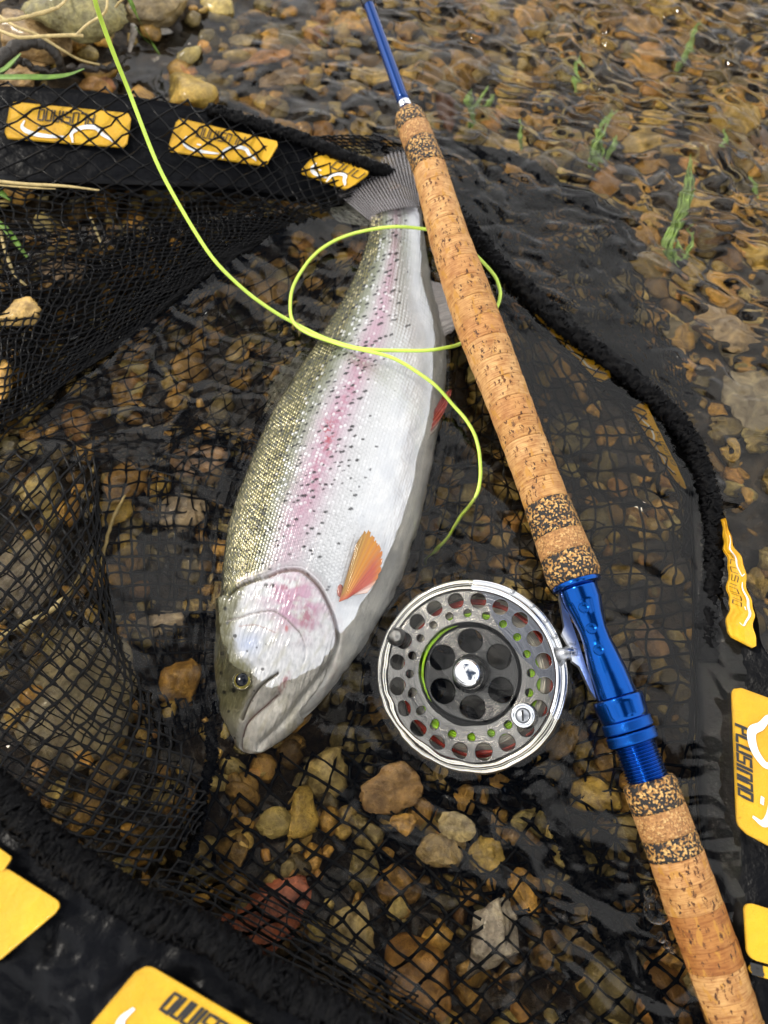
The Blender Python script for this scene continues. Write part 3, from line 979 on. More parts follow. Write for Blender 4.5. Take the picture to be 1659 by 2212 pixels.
M_FISH = make_fish_mat()
met = np.clip(0.12 + 0.55 * cen * gmask * (~HEAD) + 0.25 * (1 - belly) * (~HEAD) - 0.12 * HEAD, 0, .8)
ob('body', newmesh('body', Vb.reshape(-1, 3), gridfaces(NS, NP_, wrapv=True), M_FISH, True, col=np.concatenate([np.clip(col * (0.72 - .04 * HEAD + .30 * HEAD * sm(1490, 1540, FY) + .20 * ~HEAD * sm(.86, .95, q))[..., None], 0.003, 0.88), met[..., None]], -1).reshape(-1, 4)), trout)  # colour raised on sunken snout, jaw and belly edge to offset underwater dimming


def fish_top(px, py):
    """height of the fish's upper skin under a measured point"""
    d = (FX[:, :NT] - px) ** 2 + (FY[:, :NT] - py) ** 2
    i = np.unravel_index(np.argmin(d), d.shape)
    return Vb[i[0], i[1]], i


# eye
et, ei = fish_top(533, 1478)
er = 19 * PXM(533, 1478, et[2])


def lathe(profile, sides, base, nrm_, closed=False):
    """profile rows (r, h) about base along nrm_"""
    n_ = Vector(nrm_).normalized()
    a = n_.orthogonal().normalized(); b = n_.cross(a)
    a = np.array(a); b = np.array(b); n_ = np.array(n_)
    ph = np.linspace(0, 2 * np.pi, sides, endpoint=False)
    pr = np.asarray(profile, float)
    V = np.asarray(base) + pr[:, 0][:, None, None] * (np.cos(ph)[None, :, None] * a + np.sin(ph)[None, :, None] * b) + pr[:, 1][:, None, None] * n_
    return V.reshape(-1, 3), gridfaces(len(pr), sides, wrapv=True)


en = (-0.18, -0.02, 1)
th = np.linspace(0, math.pi / 2, 10)
M_EYE = mat('gold_iris', (0.46, 0.40, 0.08), 0.35, metal=0.1, coat=.2)
M_PUP = mat('pupil', (0.003, 0.004, 0.007), 0.12, spec=.3)
prof = [(er * math.cos(t), er * 0.45 * math.sin(t)) for t in th]
V, F = lathe(prof + [(1e-6, er * .45)], 32, et - np.array([0, 0, 0.0005]), en)
eye = ob('eye', newmesh('eye', V, F, M_EYE), trout)
V, F = lathe([(er * .76 * math.cos(t), er * 0.24 * math.sin(t)) for t in th] + [(1e-6, er * .24)], 32, et + np.array(en) * er * 0.30, en)
ob('pupil', newmesh('pupil', V, F, M_PUP), eye)
V, F = lathe([(er * 1.16, -er * .2), (er * 1.2, er * .1), (er * 1.08, er * .24), (er * .96, er * .1)], 32, et - np.array([0, 0, 0.0004]), en)
ob('eye_rim', newmesh('eye_rim', V, F, mat('eye_rim_skin', (0.10, 0.095, 0.05), 0.3, coat=.5)), eye)


def make_fin_mat(name, alpha, rough=0.4, trans=0.0):
    m, n, a = attr_mat(name, rough=rough, spec=0.5, coat=0.4)
    n.b.inputs['Alpha'].default_value = alpha
    n.b.inputs['Subsurface Weight'].default_value = 0.0
    return m


M_FIN = make_fin_mat('fin_membrane', 1.0)
M_FINT = make_fin_mat('thin_fin_membrane', 0.5)


def fin(name, base, tips, colorfn, nu=50, nv=90, rays=12, z0=None, mat_=None, thick=0.0006, ruf=0.0006, parent=trout):
    """fan from a base polyline to a tip polyline, rows (px, py, z), ribbed by rays, with real thickness"""
    A = cr(base, nv); B = cr(tips, nv)
    t = np.linspace(0, 1, nu)[:, None, None]
    rag = 1 + .05 * perlin(np.linspace(0, rays * 1.7, nv), np.zeros(nv) + 4, 15) - .05 * (np.abs(np.sin(np.linspace(0, rays * math.pi, nv))) < .35)
    B = A + (B - A) * rag[:, None]
    G = A[None] * (1 - t) + B[None] * t
    V = PA(G[..., 0], G[..., 1], G[..., 2])
    vv = np.linspace(0, 1, nv)[None, :]
    tt = np.linspace(0, 1, nu)[:, None]
    ray = np.abs(np.sin((vv * rays + 0.25 * np.sin(tt * 3)) * math.pi))
    ray2 = np.abs(np.sin(vv * rays * 3 * math.pi))
    frilled = 1 - 0.06 * (ray < .3) * 0
    V[..., 2] += ruf * (ray - 0.5) + 0.0003 * ray2 * tt
    C = colorfn(tt + 0 * vv, vv + 0 * tt, ray, ray2)
    V2 = V.copy(); V2[..., 2] -= thick
    n1 = nu * nv
    F = gridfaces(nu, nv)
    F2 = F[:, ::-1] + n1
    edge = np.concatenate([np.arange(nv), np.arange(1, nu) * nv + nv - 1, (nu - 1) * nv + np.arange(nv - 2, -1, -1), np.arange(nu - 2, 0, -1) * nv])
    e2 = np.roll(edge, -1)
    SF = np.stack([edge, edge + n1, e2 + n1, e2], -1)
    return ob(name, newmesh(name, np.vstack([V.reshape(-1, 3), V2.reshape(-1, 3)]), np.vstack([F, F2, SF]), mat_ or M_FIN, True,
                            col=np.vstack([C.reshape(-1, 3)] * 2)), parent)


def mixc(a, b, t):
    return np.asarray(a) * (1 - t[..., None]) + np.asarray(b) * t[..., None]


def pect_col(t, v, r1, r2):
    c = mixc((0.30, 0.19, 0.05), (0.48, 0.20, 0.025), sm(0.1, 0.45, v))
    c = mixc(c, (0.38, 0.07, 0.045), sm(0.40, 0.62, v) * (1 - sm(.7, 1, t) * .6))
    c = mixc(c, (0.70, 0.58, 0.52), sm(0.78, .98, v) * 0.85)
    c = mixc(c, (0.16, 0.07, 0.02), (1 - sm(0, 0.10, v)) * 0.7)
    c = mixc(c, (0.45, 0.12, 0.03), np.clip(0.5 - r2, 0, 1))
    c = mixc(c, (0.5, 0.12, 0.08), (1 - sm(0, .15, t)) * .8)
    return c


ft = lambda x, y: float(fish_top(x, y)[0][2])
fin('pectoral_fin', [(732, 1300, ft(732, 1300) + .001), (742, 1296, ft(742, 1296) + .001), (752, 1292, ft(750, 1292) + .0012), (760, 1286, ft(760, 1286) + .001)],
    [(768, 1178, ft(770, 1178) + .004), (790, 1146, ft(789, 1150) + .006), (812, 1166, ft(800, 1170) + .005), (826, 1200, ft(815, 1205) + .004), (818, 1245, ft(805, 1240) + .002), (794, 1280, ft(790, 1275) + .001)],
    pect_col, rays=13, ruf=.00028)
V, F = ICO[3]
b0, _ = fish_top(736, 1290)
ob('pectoral_fin_base', newmesh('pectoral_fin_base', V * np.array([.0015, .0032, .0009]) + b0 + np.array([.0008, -.0012, 0]), F, mat('fin_base_flesh', (0.24, 0.07, 0.05), 0.3, coat=.6)), trout)


def pelv_col(t, v, r1, r2):
    c = mixc((0.60, 0.55, 0.55), (0.42, 0.06, 0.05), sm(0.05, 0.3, v))
    return mixc(c, (0.16, 0.03, 0.03), np.clip(sm(.5, 1, v) * .6 + (0.5 - r2) * .6, 0, 1))


fin('pelvic_fin', [(926, 944, -.003), (922, 925, -.003), (928, 905, -.003)], [(938, 935, -.006), (962, 885, -.004), (975, 842, -.003), (955, 855, -.002)], pelv_col, rays=6, nu=30, nv=50)
pale_col = lambda t, v, r1, r2: mixc((0.62, 0.62, 0.68), (0.34, 0.33, 0.42), np.clip(t * .8 + (0.5 - r2) * .5, 0, 1))
fin('anal_fin', [(922, 600, -.006), (930, 650, -.006), (950, 700, -.006), (958, 730, -.006)], [(950, 612, -.012), (985, 640, -.014), (1005, 680, -.014), (975, 718, -.010)], pale_col, rays=9, nu=30)
def dors_col(t, v, r1, r2):
    c = np.zeros(t.shape + (3,)) + np.array([0.16, 0.16, 0.13])
    s = (np.sin(t * 22 + 2 * np.sin(v * 9)) * np.sin(v * 40)) > 0.45
    return np.where(s[..., None], np.array([0.02, 0.02, 0.018]), c)
fin('dorsal_fin', [(608, 905, -.016), (630, 850, -.016), (668, 790, -.016), (690, 760, -.016)], [(572, 892, -.024), (584, 830, -.026), (622, 785, -.026), (668, 758, -.022)], dors_col, rays=10, nu=40, mat_=M_FINT)
ob_ = fin('adipose_fin', [(800, 600, -.008), (790, 625, -.008)], [(768, 600, -.012), (772, 625, -.010)], dors_col, rays=2, nu=12, nv=16)


def tail_col(t, v, r1, r2):
    c = mixc((0.07, 0.065, 0.06), (0.38, 0.36, 0.38), sm(.45, .85, r1) * (1 - .5 * t))
    c = mixc(c, (0.05, 0.035, 0.03), np.clip((0.6 - r2) * 1.2, 0, .8))
    return c
fin('tail_fin', [(800, 478, .004), (815, 462, .008), (850, 452, .0105), (885, 448, .008), (906, 448, .003)],
    [(705, 400, -.001), (745, 372, .001), (800, 365, .003), (845, 330, .006), (905, 335, .005)], tail_col, rays=26, nv=220, nu=40, mat_=M_FINT, ruf=.0013)
def lobe_col(t, v, r1, r2):
    c = np.zeros(t.shape + (3,)) + np.array([0.13, 0.14, 0.13])
    s = (np.sin(t * 34 + v * 3) * np.sin(v * 22 + t * 4)) > 0.42
    return np.where(s[..., None], np.array([0.012, 0.012, 0.012]), c)
fin('tail_fin_lobe', [(800, 490, -.004), (798, 470, -.003), (800, 450, -.002)], [(730, 478, -.007), (672, 425, -.007), (690, 405, -.004)], lobe_col, rays=8, nu=40, mat_=M_FIN)

# the water climbs a little where it meets the fish and the reel, and small rings run off
_rc = PA(1015, 1455, 0); _rr = 214 * PXM(1015, 1455, 0)
sub = (X > -.16) & (X < .16) & (Y > -.08) & (Y < .36)
xs_, ys_ = X[sub], Y[sub]
dr_ = np.abs(np.hypot(xs_ - _rc[0], ys_ - _rc[1]) - _rr * 1.0)
k_ = list(range(20, NS, 24))
outl = [tuple(L3[i][:2]) for i in k_] + [tuple(R3[i][:2]) for i in k_[::-1]]
outl.append(outl[0])
df_, _ = segdist(xs_, ys_, outl)
out_ = ~inpoly(xs_, ys_, outl)
nn_ = 0.6 + 0.8 * perlin(xs_ * 90, ys_ * 90, 55)
hh = 0.00075 * np.exp(-dr_ / .0022) * nn_ + 0.00011 * np.sin(dr_ * 2 * np.pi / .0052) * np.exp(-dr_ / .013)
hh += out_ * (0.0008 * np.exp(-df_ / .0022) * nn_ + 0.00010 * np.sin(df_ * 2 * np.pi / .006) * np.exp(-df_ / .016))
H[sub] += hh
ob('water', newmesh('water', np.stack([X, Y, H], -1).reshape(-1, 3), gridfaces(len(wx), len(wy)), M_WATER), kind='structure')

# ---------------------------------------------------------------- landing net
net = empty('landing_net', P(800, 1400, -0.05), 'large black landing net with yellow brand patches spread open in the shallow water', 'net')


def netting(ctrl, nu, nv, diamond, thick_px, jit=0.12, warp=0.5, seed=0, knot=1.9):
    """netting stretched over a surface given by rows of (px, py, z); nu x nv meshes"""
    C = np.asarray(ctrl, float)
    ru, rv = C.shape[:2]
    K = 40
    A = np.stack([cr(C[:, j], K) for j in range(rv)], 1)          # K x rv
    G = np.stack([cr(A[i], K) for i in range(K)], 0)               # K x K
    def S(u, v):
        u = np.clip(u, 0, 1) * (K - 1); v = np.clip(v, 0, 1) * (K - 1)
        i = np.minimum(u.astype(int), K - 2); j = np.minimum(v.astype(int), K - 2)
        a = (u - i)[..., None]; b = (v - j)[..., None]
        return (G[i, j] * (1 - a) * (1 - b) + G[i + 1, j] * a * (1 - b) + G[i, j + 1] * (1 - a) * b + G[i + 1, j + 1] * a * b)
    I, J = np.meshgrid(np.arange(nu + 1), np.arange(nv + 1), indexing='ij')
    fi = I + jit * (RNG.random(I.shape) - .5) * 2 + warp * perlin(I / 7.0, J / 7.0, seed)
    fj = J + jit * (RNG.random(I.shape) - .5) * 2 + warp * perlin(I / 7.0, J / 7.0, seed + 1)
    q_ = S(fi / nu, fj / nv)
    q_[..., 2] += 0.0015 * perlin(I / 4.0, J / 4.0, seed + 2)
    W = PA(q_[..., 0], q_[..., 1], q_[..., 2])
    if diamond:
        ok = (I + J) % 2 == 0
        e = []
        m1 = ok[:-1, :-1]; e.append((np.stack([I[:-1, :-1][m1], J[:-1, :-1][m1]], -1), np.stack([I[1:, 1:][m1], J[1:, 1:][m1]], -1)))
        m2 = ok[:-1, 1:]; e.append((np.stack([I[:-1, 1:][m2], J[:-1, 1:][m2]], -1), np.stack([I[1:, :-1][m2], J[1:, :-1][m2]], -1)))
    else:
        ok = np.ones(I.shape, bool)
        e = [(np.stack([I[:-1].ravel(), J[:-1].ravel()], -1), np.stack([I[1:].ravel(), J[1:].ravel()], -1)),
             (np.stack([I[:, :-1].ravel(), J[:, :-1].ravel()], -1), np.stack([I[:, 1:].ravel(), J[:, 1:].ravel()], -1))]
    E0 = np.vstack([x[0] for x in e]); E1 = np.vstack([x[1] for x in e])
    p0 = W[E0[:, 0], E0[:, 1]]; p1 = W[E1[:, 0], E1[:, 1]]
    d = p1 - p0; L = np.linalg.norm(d, axis=1, keepdims=True) + 1e-9
    keep = (L[:, 0] > 1e-4) & (L[:, 0] < 0.06)
    p0, p1, d, L = p0[keep], p1[keep], d[keep], L[keep]
    d = d / L
    side = np.cross(d, [0, 0, 1.0]); side /= np.linalg.norm(side, axis=1, keepdims=True) + 1e-9
    upv = np.cross(side, d)
    mid = (p0 + p1) / 2 + side * L * (RNG.normal(size=L.shape) * 0.045) + upv * L * (RNG.normal(size=L.shape) * 0.05)
    thick_px = thick_px * 1.3
    rad = thick_px / 2 * PXM(*[float(x) for x in q_.reshape(-1, 3).mean(0)])
    rad = rad * (0.85 + 0.3 * RNG.random(L.shape))
    st = []
    for pt, f in ((p0, 1.25), (mid, 0.9), (p1, 1.25)):
        for k in range(4):
            an = math.pi / 4 + k * math.pi / 2
            st.append(pt + (side * math.cos(an) + upv * math.sin(an)) * rad * f)
    V = np.stack(st, 1).reshape(-1, 3)
    ne = len(p0)
    base = np.arange(ne)[:, None] * 12
    fl = []
    for s in (0, 4):
        for k in range(4):
            fl.append(np.concatenate([base + s + k, base + s + (k + 1) % 4, base + s + 4 + (k + 1) % 4, base + s + 4 + k], 1))
    F = np.vstack(fl)
    # knots: little cubes-octa (as boxes)
    kp = W[ok]
    r = thick_px / 2 * PXM(*[float(x) for x in q_.reshape(-1, 3).mean(0)]) * knot
    cub = np.array([(x, y, z) for x in (-1, 1) for y in (-1, 1) for z in (-1, 1)]) * r * 0.62
    ang = RNG.random(len(kp)) * 6.28
    co, si = np.cos(ang)[:, None], np.sin(ang)[:, None]
    KV = np.stack([kp[:, None, 0] + cub[None, :, 0] * co - cub[None, :, 1] * si, kp[:, None, 1] + cub[None, :, 0] * si + cub[None, :, 1] * co, kp[:, None, 2] + cub[None, :, 2]], -1)
    cf = np.array([(0, 1, 3, 2), (4, 6, 7, 5), (0, 4, 5, 1), (2, 3, 7, 6), (0, 2, 6, 4), (1, 5, 7, 3)])
    KF = (np.arange(len(kp))[:, None, None] * 8 + cf[None]).reshape(-1, 4) + len(V)
    return np.vstack([V, KV.reshape(-1, 3)]), np.vstack([F, KF])


def netpart(name, *a, label=None, **k):
    V, F = netting(*a, **k)
    o = ob(name, newmesh(name, V, F, M_NET, True), net)
    o['kind'] = 'stuff'
    return o


# over the band, upper left
netpart('netting', [[(-60, 165, .040), (150, 180, .040), (330, 205, .036), (480, 232, .030), (620, 280, .022), (740, 325, .014), (830, 355, .010)],
                    [(-60, 300, .032), (150, 312, .032), (330, 330, .028), (480, 345, .022), (600, 372, .014), (680, 405, .008), (760, 420, .004)],
                    [(-60, 420, .022), (150, 425, .022), (330, 432, .018), (470, 440, .012), (580, 450, .008), (650, 455, .005), (700, 460, .002)]],
        11, 34, True, 3.2, seed=1, warp=.6)
# gathered netting below the band down the left
netpart('netting', [[(-80, 395, .022), (120, 410, .020), (300, 420, .016), (450, 425, .010), (580, 440, .006), (690, 470, .0)],
                    [(-80, 520, .018), (120, 520, .014), (300, 520, .010), (430, 510, .006), (540, 505, .003), (640, 500, -.002)],
                    [(-80, 640, .016), (100, 640, .012), (260, 620, .008), (380, 590, .004), (480, 560, .002), (580, 530, -.003)],
                    [(-80, 800, .014), (60, 790, .010), (200, 740, .005), (320, 680, .002), (420, 620, -.001), (520, 560, -.004)],
                    [(-80, 960, .010), (40, 900, .006), (150, 820, .003), (270, 740, .0), (370, 660, -.004), (470, 590, -.008)]],
        36, 40, False, 3.0, seed=7, warp=1.2, jit=.2)
netpart('netting', [[(-60, 470, .014), (150, 500, .010), (330, 480, .006), (500, 470, .003), (640, 470, -.003)],
                    [(-60, 620, .012), (130, 640, .006), (290, 600, .002), (430, 560, -.002), (560, 530, -.006)],
                    [(-60, 780, .010), (90, 800, .004), (240, 730, -.002), (400, 650, -.006), (520, 590, -.010)]],
        26, 38, True, 2.8, seed=9, warp=1.5, jit=.25)
# sunk wall between the fold and the fish back
netpart('netting', [[(420, 560, -.006), (560, 540, -.012), (700, 560, -.02), (790, 540, -.03)],
                    [(250, 740, -.004), (420, 740, -.016), (570, 740, -.026), (690, 720, -.034)],
                    [(60, 900, -.002), (250, 900, -.014), (440, 900, -.026), (600, 880, -.036)],
                    [(-60, 1030, .004), (180, 1010, -.006), (380, 1020, -.02), (540, 1030, -.034)]],
        26, 22, True, 2.6, seed=12, warp=1.2, jit=.2)
# square netting left of the fish
netpart('netting', [[(200, 940, -.008), (330, 930, -.016), (450, 930, -.026), (560, 950, -.032)],
                    [(205, 1150, -.012), (300, 1150, -.020), (420, 1150, -.028), (520, 1160, -.034)],
                    [(230, 1380, -.014), (320, 1370, -.022), (420, 1370, -.028), (510, 1380, -.032)],
                    [(330, 1600, -.012), (390, 1570, -.020), (450, 1540, -.024), (520, 1530, -.028)]],
        22, 11, False, 4.6, seed=15, warp=.4)
netpart('netting', [[(330, 880, -.024), (450, 900, -.030), (600, 930, -.038)],
                    [(320, 1120, -.026), (430, 1130, -.032), (540, 1150, -.040)],
                    [(330, 1350, -.026), (430, 1350, -.032), (530, 1360, -.038)],
                    [(360, 1620, -.020), (440, 1580, -.026), (520, 1560, -.032)]],
        28, 12, False, 2.4, seed=17, warp=.9, jit=.25)
# near wall, lower left, standing out of the water
netpart('netting', [[(-80, 1010, .016), (60, 965, .012), (150, 965, .008), (205, 990, .004), (215, 1040, .0)],
                    [(-90, 1200, .026), (30, 1190, .022), (120, 1190, .014), (190, 1200, .006), (222, 1200, .0)],
                    [(-90, 1400, .034), (30, 1390, .030), (140, 1390, .020), (230, 1400, .008), (262, 1390, .0)],
                    [(-90, 1600, .040), (40, 1620, .034), (170, 1600, .024), (290, 1580, .010), (350, 1540, .0)],
                    [(-60, 1770, .042), (120, 1800, .036), (250, 1770, .026), (360, 1730, .012), (440, 1690, .0)],
                    [(60, 1850, .040), (210, 1900, .034), (310, 1880, .024), (380, 1830, .012), (430, 1790, .002)]],
        42, 19, True, 5.0, seed=19, warp=.5)
netpart('netting', [[(-80, 1100, .010), (60, 1060, .006), (150, 1060, .002), (215, 1060, -.004)],
                    [(-90, 1350, .014), (60, 1350, .010), (160, 1350, .002), (250, 1340, -.006)],
                    [(-40, 1600, .018), (120, 1600, .010), (240, 1600, .002), (350, 1540, -.008)],
                    [(100, 1830, .020), (230, 1830, .012), (340, 1800, .002), (420, 1740, -.008)]],
        36, 14, True, 2.8, seed=23, warp=.8, jit=.2)
# floor, centre bottom
netpart('netting', [[(370, 1700, -.008), (480, 1640, -.024), (620, 1620, -.036), (800, 1620, -.046), (960, 1640, -.046), (1150, 1680, -.044), (1330, 1700, -.046)],
                    [(380, 1850, -.006), (520, 1820, -.022), (700, 1800, -.030), (880, 1800, -.034), (1050, 1830, -.034), (1230, 1850, -.036), (1420, 1860, -.04)],
                    [(330, 1930, .012), (520, 1960, -.012), (720, 1960, -.020), (900, 1970, -.026), (1090, 1990, -.028), (1280, 2010, -.032), (1470, 2020, -.036)],
                    [(420, 1990, .020), (560, 2060, .002), (740, 2110, -.008), (930, 2140, -.016), (1130, 2160, -.024), (1320, 2170, -.03), (1500, 2180, -.034)],
                    [(520, 2070, .024), (640, 2160, .012), (800, 2230, .002), (960, 2300, -.008), (1150, 2320, -.016), (1340, 2330, -.024), (1540, 2330, -.03)]],
        20, 32, True, 6.2, seed=27, warp=.45)
netpart('netting', [[(300, 1900, .030), (420, 1850, .016), (520, 1880, .0), (600, 1930, -.004)],
                    [(360, 1960, .032), (500, 1960, .018), (640, 1980, .004), (760, 2030, -.002)],
                    [(480, 2050, .032), (620, 2080, .020), (760, 2110, .010), (900, 2150, .0)],
                    [(620, 2130, .032), (760, 2180, .022), (880, 2220, .012), (1000, 2260, .004)]],
        18, 16, True, 3.6, seed=29, warp=.8)
# floor right of the fish, under the reel and the rod
netpart('netting', [[(930, 500, -.030), (1000, 500, -.034), (1060, 540, -.03), (1100, 580, -.02)],
                    [(960, 780, -.044), (1080, 780, -.046), (1200, 790, -.04), (1330, 810, -.022)],
                    [(930, 1050, -.048), (1100, 1050, -.050), (1280, 1050, -.046), (1450, 1030, -.022)],
                    [(820, 1320, -.048), (1050, 1310, -.050), (1280, 1300, -.048), (1500, 1280, -.022)],
                    [(760, 1560, -.048), (1020, 1560, -.050), (1260, 1540, -.046), (1500, 1500, -.022)],
                    [(700, 1700, -.046), (980, 1740, -.046), (1240, 1760, -.044), (1490, 1760, -.026)],
                    [(800, 1900, -.036), (1050, 1960, -.036), (1290, 2000, -.036), (1500, 2060, -.026)]],
        38, 18, False, 4.8, seed=31, warp=1.0, jit=.2)
netpart('netting', [[(960, 900, -.040), (1100, 850, -.040), (1250, 900, -.038)],
                    [(930, 1120, -.042), (1100, 1120, -.042), (1300, 1120, -.040)],
                    [(1000, 1320, -.042), (1150, 1330, -.042), (1350, 1330, -.040)]],
        16, 12, True, 2.2, seed=35, warp=2.0, jit=.3)
netpart('netting', [[(640, 300, .004), (760, 292, .002), (880, 300, -.004), (1000, 305, -.008)],
                    [(700, 330, .002), (820, 330, -.002), (950, 335, -.008), (1060, 345, -.012)]],
        5, 26, False, 2.6, seed=37, warp=.4)


# bands of the hoop ---------------------------------------------------
def strip(name, outer, inner, n=120, m=14, th=0.004, m_=None, wr=0.0012, seed=0):
    A = cr(outer, n); B = cr(inner, n)
    t = np.linspace(0, 1, m)[None, :, None]
    G = A[:, None] * (1 - t) + B[:, None] * t
    V = PA(G[..., 0], G[..., 1], G[..., 2])
    I, J = np.meshgrid(np.arange(n), np.arange(m), indexing='ij')
    V[..., 2] += wr * fbm(I / 9.0, J / 5.0, 3, seed) * np.sin(np.linspace(0, math.pi, m))[None, :]
    V2 = V.copy(); V2[..., 2] -= th
    n1 = n * m
    F = gridfaces(n, m)
    edge = np.concatenate([np.arange(m), np.arange(1, n) * m + m - 1, (n - 1) * m + np.arange(m - 2, -1, -1), np.arange(n - 2, 0, -1) * m])
    e2 = np.roll(edge, -1)
    return ob(name, newmesh(name, np.vstack([V.reshape(-1, 3), V2.reshape(-1, 3)]), np.vstack([F, F[:, ::-1] + n1, np.stack([edge, edge + n1, e2 + n1, e2], -1)]), m_ or M_BAND, True), net), (A, B)


TOPO = [(-80, 185, .034), (80, 188, .034), (200, 197, .033), (330, 215, .030), (450, 238, .026), (560, 272, .021), (650, 302, .016), (740, 338, .011), (830, 372, .004)]
TOPI = [(-80, 388, .018), (80, 392, .018), (200, 396, .017), (330, 400, .015), (440, 404, .011), (540, 412, .007), (620, 425, .003), (700, 440, -.002), (790, 455, -.008)]
strip('hoop_band', TOPO, TOPI, seed=2)
RTI = [(1040, 500, -.036), (1050, 560, -.034), (1110, 640, -.032), (1180, 720, -.030), (1270, 810, -.028), (1350, 880, -.026), (1400, 960, -.024), (1470, 1070, -.022), (1475, 1200, -.020)]
RTO = [(1040, 440, -.004), (1100, 560, -.002), (1190, 650, -.002), (1280, 730, -.002), (1390, 830, -.002), (1450, 900, -.002), (1500, 980, -.002), (1530, 1080, -.002), (1550, 1200, .0)]
strip('hoop_band', RTO, RTI, seed=4)
LRO = [(1545, 1080, -.004), (1568, 1120, .002), (1600, 1230, .004), (1635, 1330, .004), (1650, 1400, .004), (1720, 1500, .008), (1760, 1800, .010), (1780, 2050, .010), (1800, 2280, .010)]
LRI = [(1495, 1020, -.006), (1495, 1120, -.004), (1500, 1230, -.006), (1500, 1330, -.008), (1500, 1420, -.008), (1505, 1540, -.008), (1510, 1750, -.006), (1540, 1980, -.004), (1600, 2280, -.004)]
strip('hoop_band', LRO, LRI, seed=6)
NRI = [(-80, 1660, .050), (20, 1740, .050), (110, 1840, .050), (220, 1920, .050), (330, 1985, .050), (450, 2030, .050), (560, 2110, .048), (700, 2185, .046), (860, 2260, .044)]
NRO = [(-420, 1900, .050), (-330, 2050, .050), (-200, 2180, .050), (-80, 2300, .050), (60, 2420, .050), (200, 2500, .050), (400, 2560, .050), (600, 2600, .050), (800, 2640, .050)]
strip('hoop_band', NRI, NRO, m=30, wr=.004, seed=8)


def ropetube(pts, n, rpx, amp, seed=0, name='rim_cord'):
    q_ = cr(pts, n)
    path = PA(q_[:, 0], q_[:, 1], q_[:, 2])
    rad = np.array([rpx * PXM(float(a), float(b), float(c)) for a, b, c in q_])
    def nf(a, b):
        I, J = np.meshgrid(np.arange(a), np.arange(b), indexing='ij')
        x = np.cos(J / b * 6.283) * 2.2; y = np.sin(J / b * 6.283) * 2.2
        g = 1.0 * perlin(I / 3.2 + x, y + I * .09, seed) + 0.9 * perlin(I / 1.4 + x * 2, y * 2.3 + I * .2, seed + 5)
        return g * amp * rad.mean()
    V, F = tube(path, rad, 20, True, nf)
    parts = [(V, F)]
    t_, a_, b_ = frames(path)
    rg = np.random.default_rng(seed + 200)
    for k in range(int(n * 0.9)):
        i = int(rg.integers(2, n - 2)); an = rg.uniform(0, 6.28); r_ = rad[i]
        o1 = a_[i] * math.cos(an) + b_[i] * math.sin(an); an2 = an + rg.uniform(.3, .9) * rg.choice([-1, 1])
        o2 = a_[i] * math.cos(an2) + b_[i] * math.sin(an2)
        dt = t_[i] * r_ * rg.uniform(-.7, .7)
        p0 = path[i] + o1 * r_ * .9; p2 = path[i] + o2 * r_ * .9 + dt
        h_ = r_ * rg.uniform(1.0, 1.18)
        pm = path[i] + (o1 + o2) / np.linalg.norm(o1 + o2) * h_ + dt / 2
        parts.append(tube(cr([p0, (p0 + pm) / 2 + o1 * r_ * .15, pm, p2], 7), 0.00055, 5, False))
    V, F = join(parts)
    return ob(name, newmesh(name, V, F, M_ROPE, True), net)


ropetube([(p[0], p[1] - 2, p[2] + .003) for p in TOPO[4:]] + [(880, 392, -.004), (960, 440, -.008)], 200, 13, .35, 1)
ropetube([(960, 430, -.006), (1000, 480, -.002), (1040, 530, .001), (1075, 575, .002), (1130, 620, .002), (1200, 690, .002), (1290, 760, .002), (1380, 830, .002), (1440, 885, .002), (1490, 950, .002),
          (1515, 1010, .002), (1535, 1080, .001), (1540, 1150, .0), (1540, 1230, -.002), (1530, 1330, -.004), (1530, 1430, -.005)], 420, 19, .42, 2)
ropetube([(-80, 1650, .054), (20, 1735, .054), (110, 1825, .054), (220, 1905, .054), (330, 1975, .054), (450, 2020, .054), (560, 2100, .052), (700, 2175, .050), (860, 2260, .048)], 330, 36, .32, 3)
# black collar rope of the net mouth running under the reel
ropetube([(1010, 1590, -.034), (1100, 1650, -.022), (1170, 1700, -.014), (1215, 1790, -.010), (1250, 1880, -.008), (1290, 1950, -.007), (1330, 2040, -.006), (1390, 2130, -.005), (1450, 2230, -.005)], 300, 22, .16, 4)
ropetube([(930, 312, -.010), (990, 318, -.010), (1060, 332, -.010), (1130, 352, -.012), (1200, 392, -.016), (1270, 430, -.022), (1330, 470, -.028), (1370, 520, -.034)], 220, 13, .35, 5)
ropetube([(452, 1560, -.004), (458, 1640, -.004), (440, 1700, -.004), (430, 1770, -.006), (415, 1830, -.004), (385, 1880, .004)], 140, 11, .8, 6)
# mesh hanging over the sunk inner side of the band
netpart('netting', [[(p[0] + 6, p[1], p[2] + .002) for p in RTO], [((p[0] + q_[0]) / 2, (p[1] + q_[1]) / 2, -.009) for p, q_ in zip(RTO, RTI)], [(p[0] - 14, p[1] + 4, -.016) for p in RTI]],
        6, 46, True, 3.0, seed=45, warp=.4)
netpart('netting', [[(-80, 520, .010), (120, 540, .006), (300, 500, .002), (450, 450, .000), (620, 440, -.003)],
                    [(-80, 760, .008), (60, 760, .004), (220, 690, .0), (380, 600, -.003), (560, 500, -.006)],
                    [(-80, 1000, .006), (60, 920, .001), (200, 820, -.004), (360, 720, -.008), (500, 600, -.012)]],
        20, 24, True, 3.0, seed=47, warp=1.6, jit=.35)
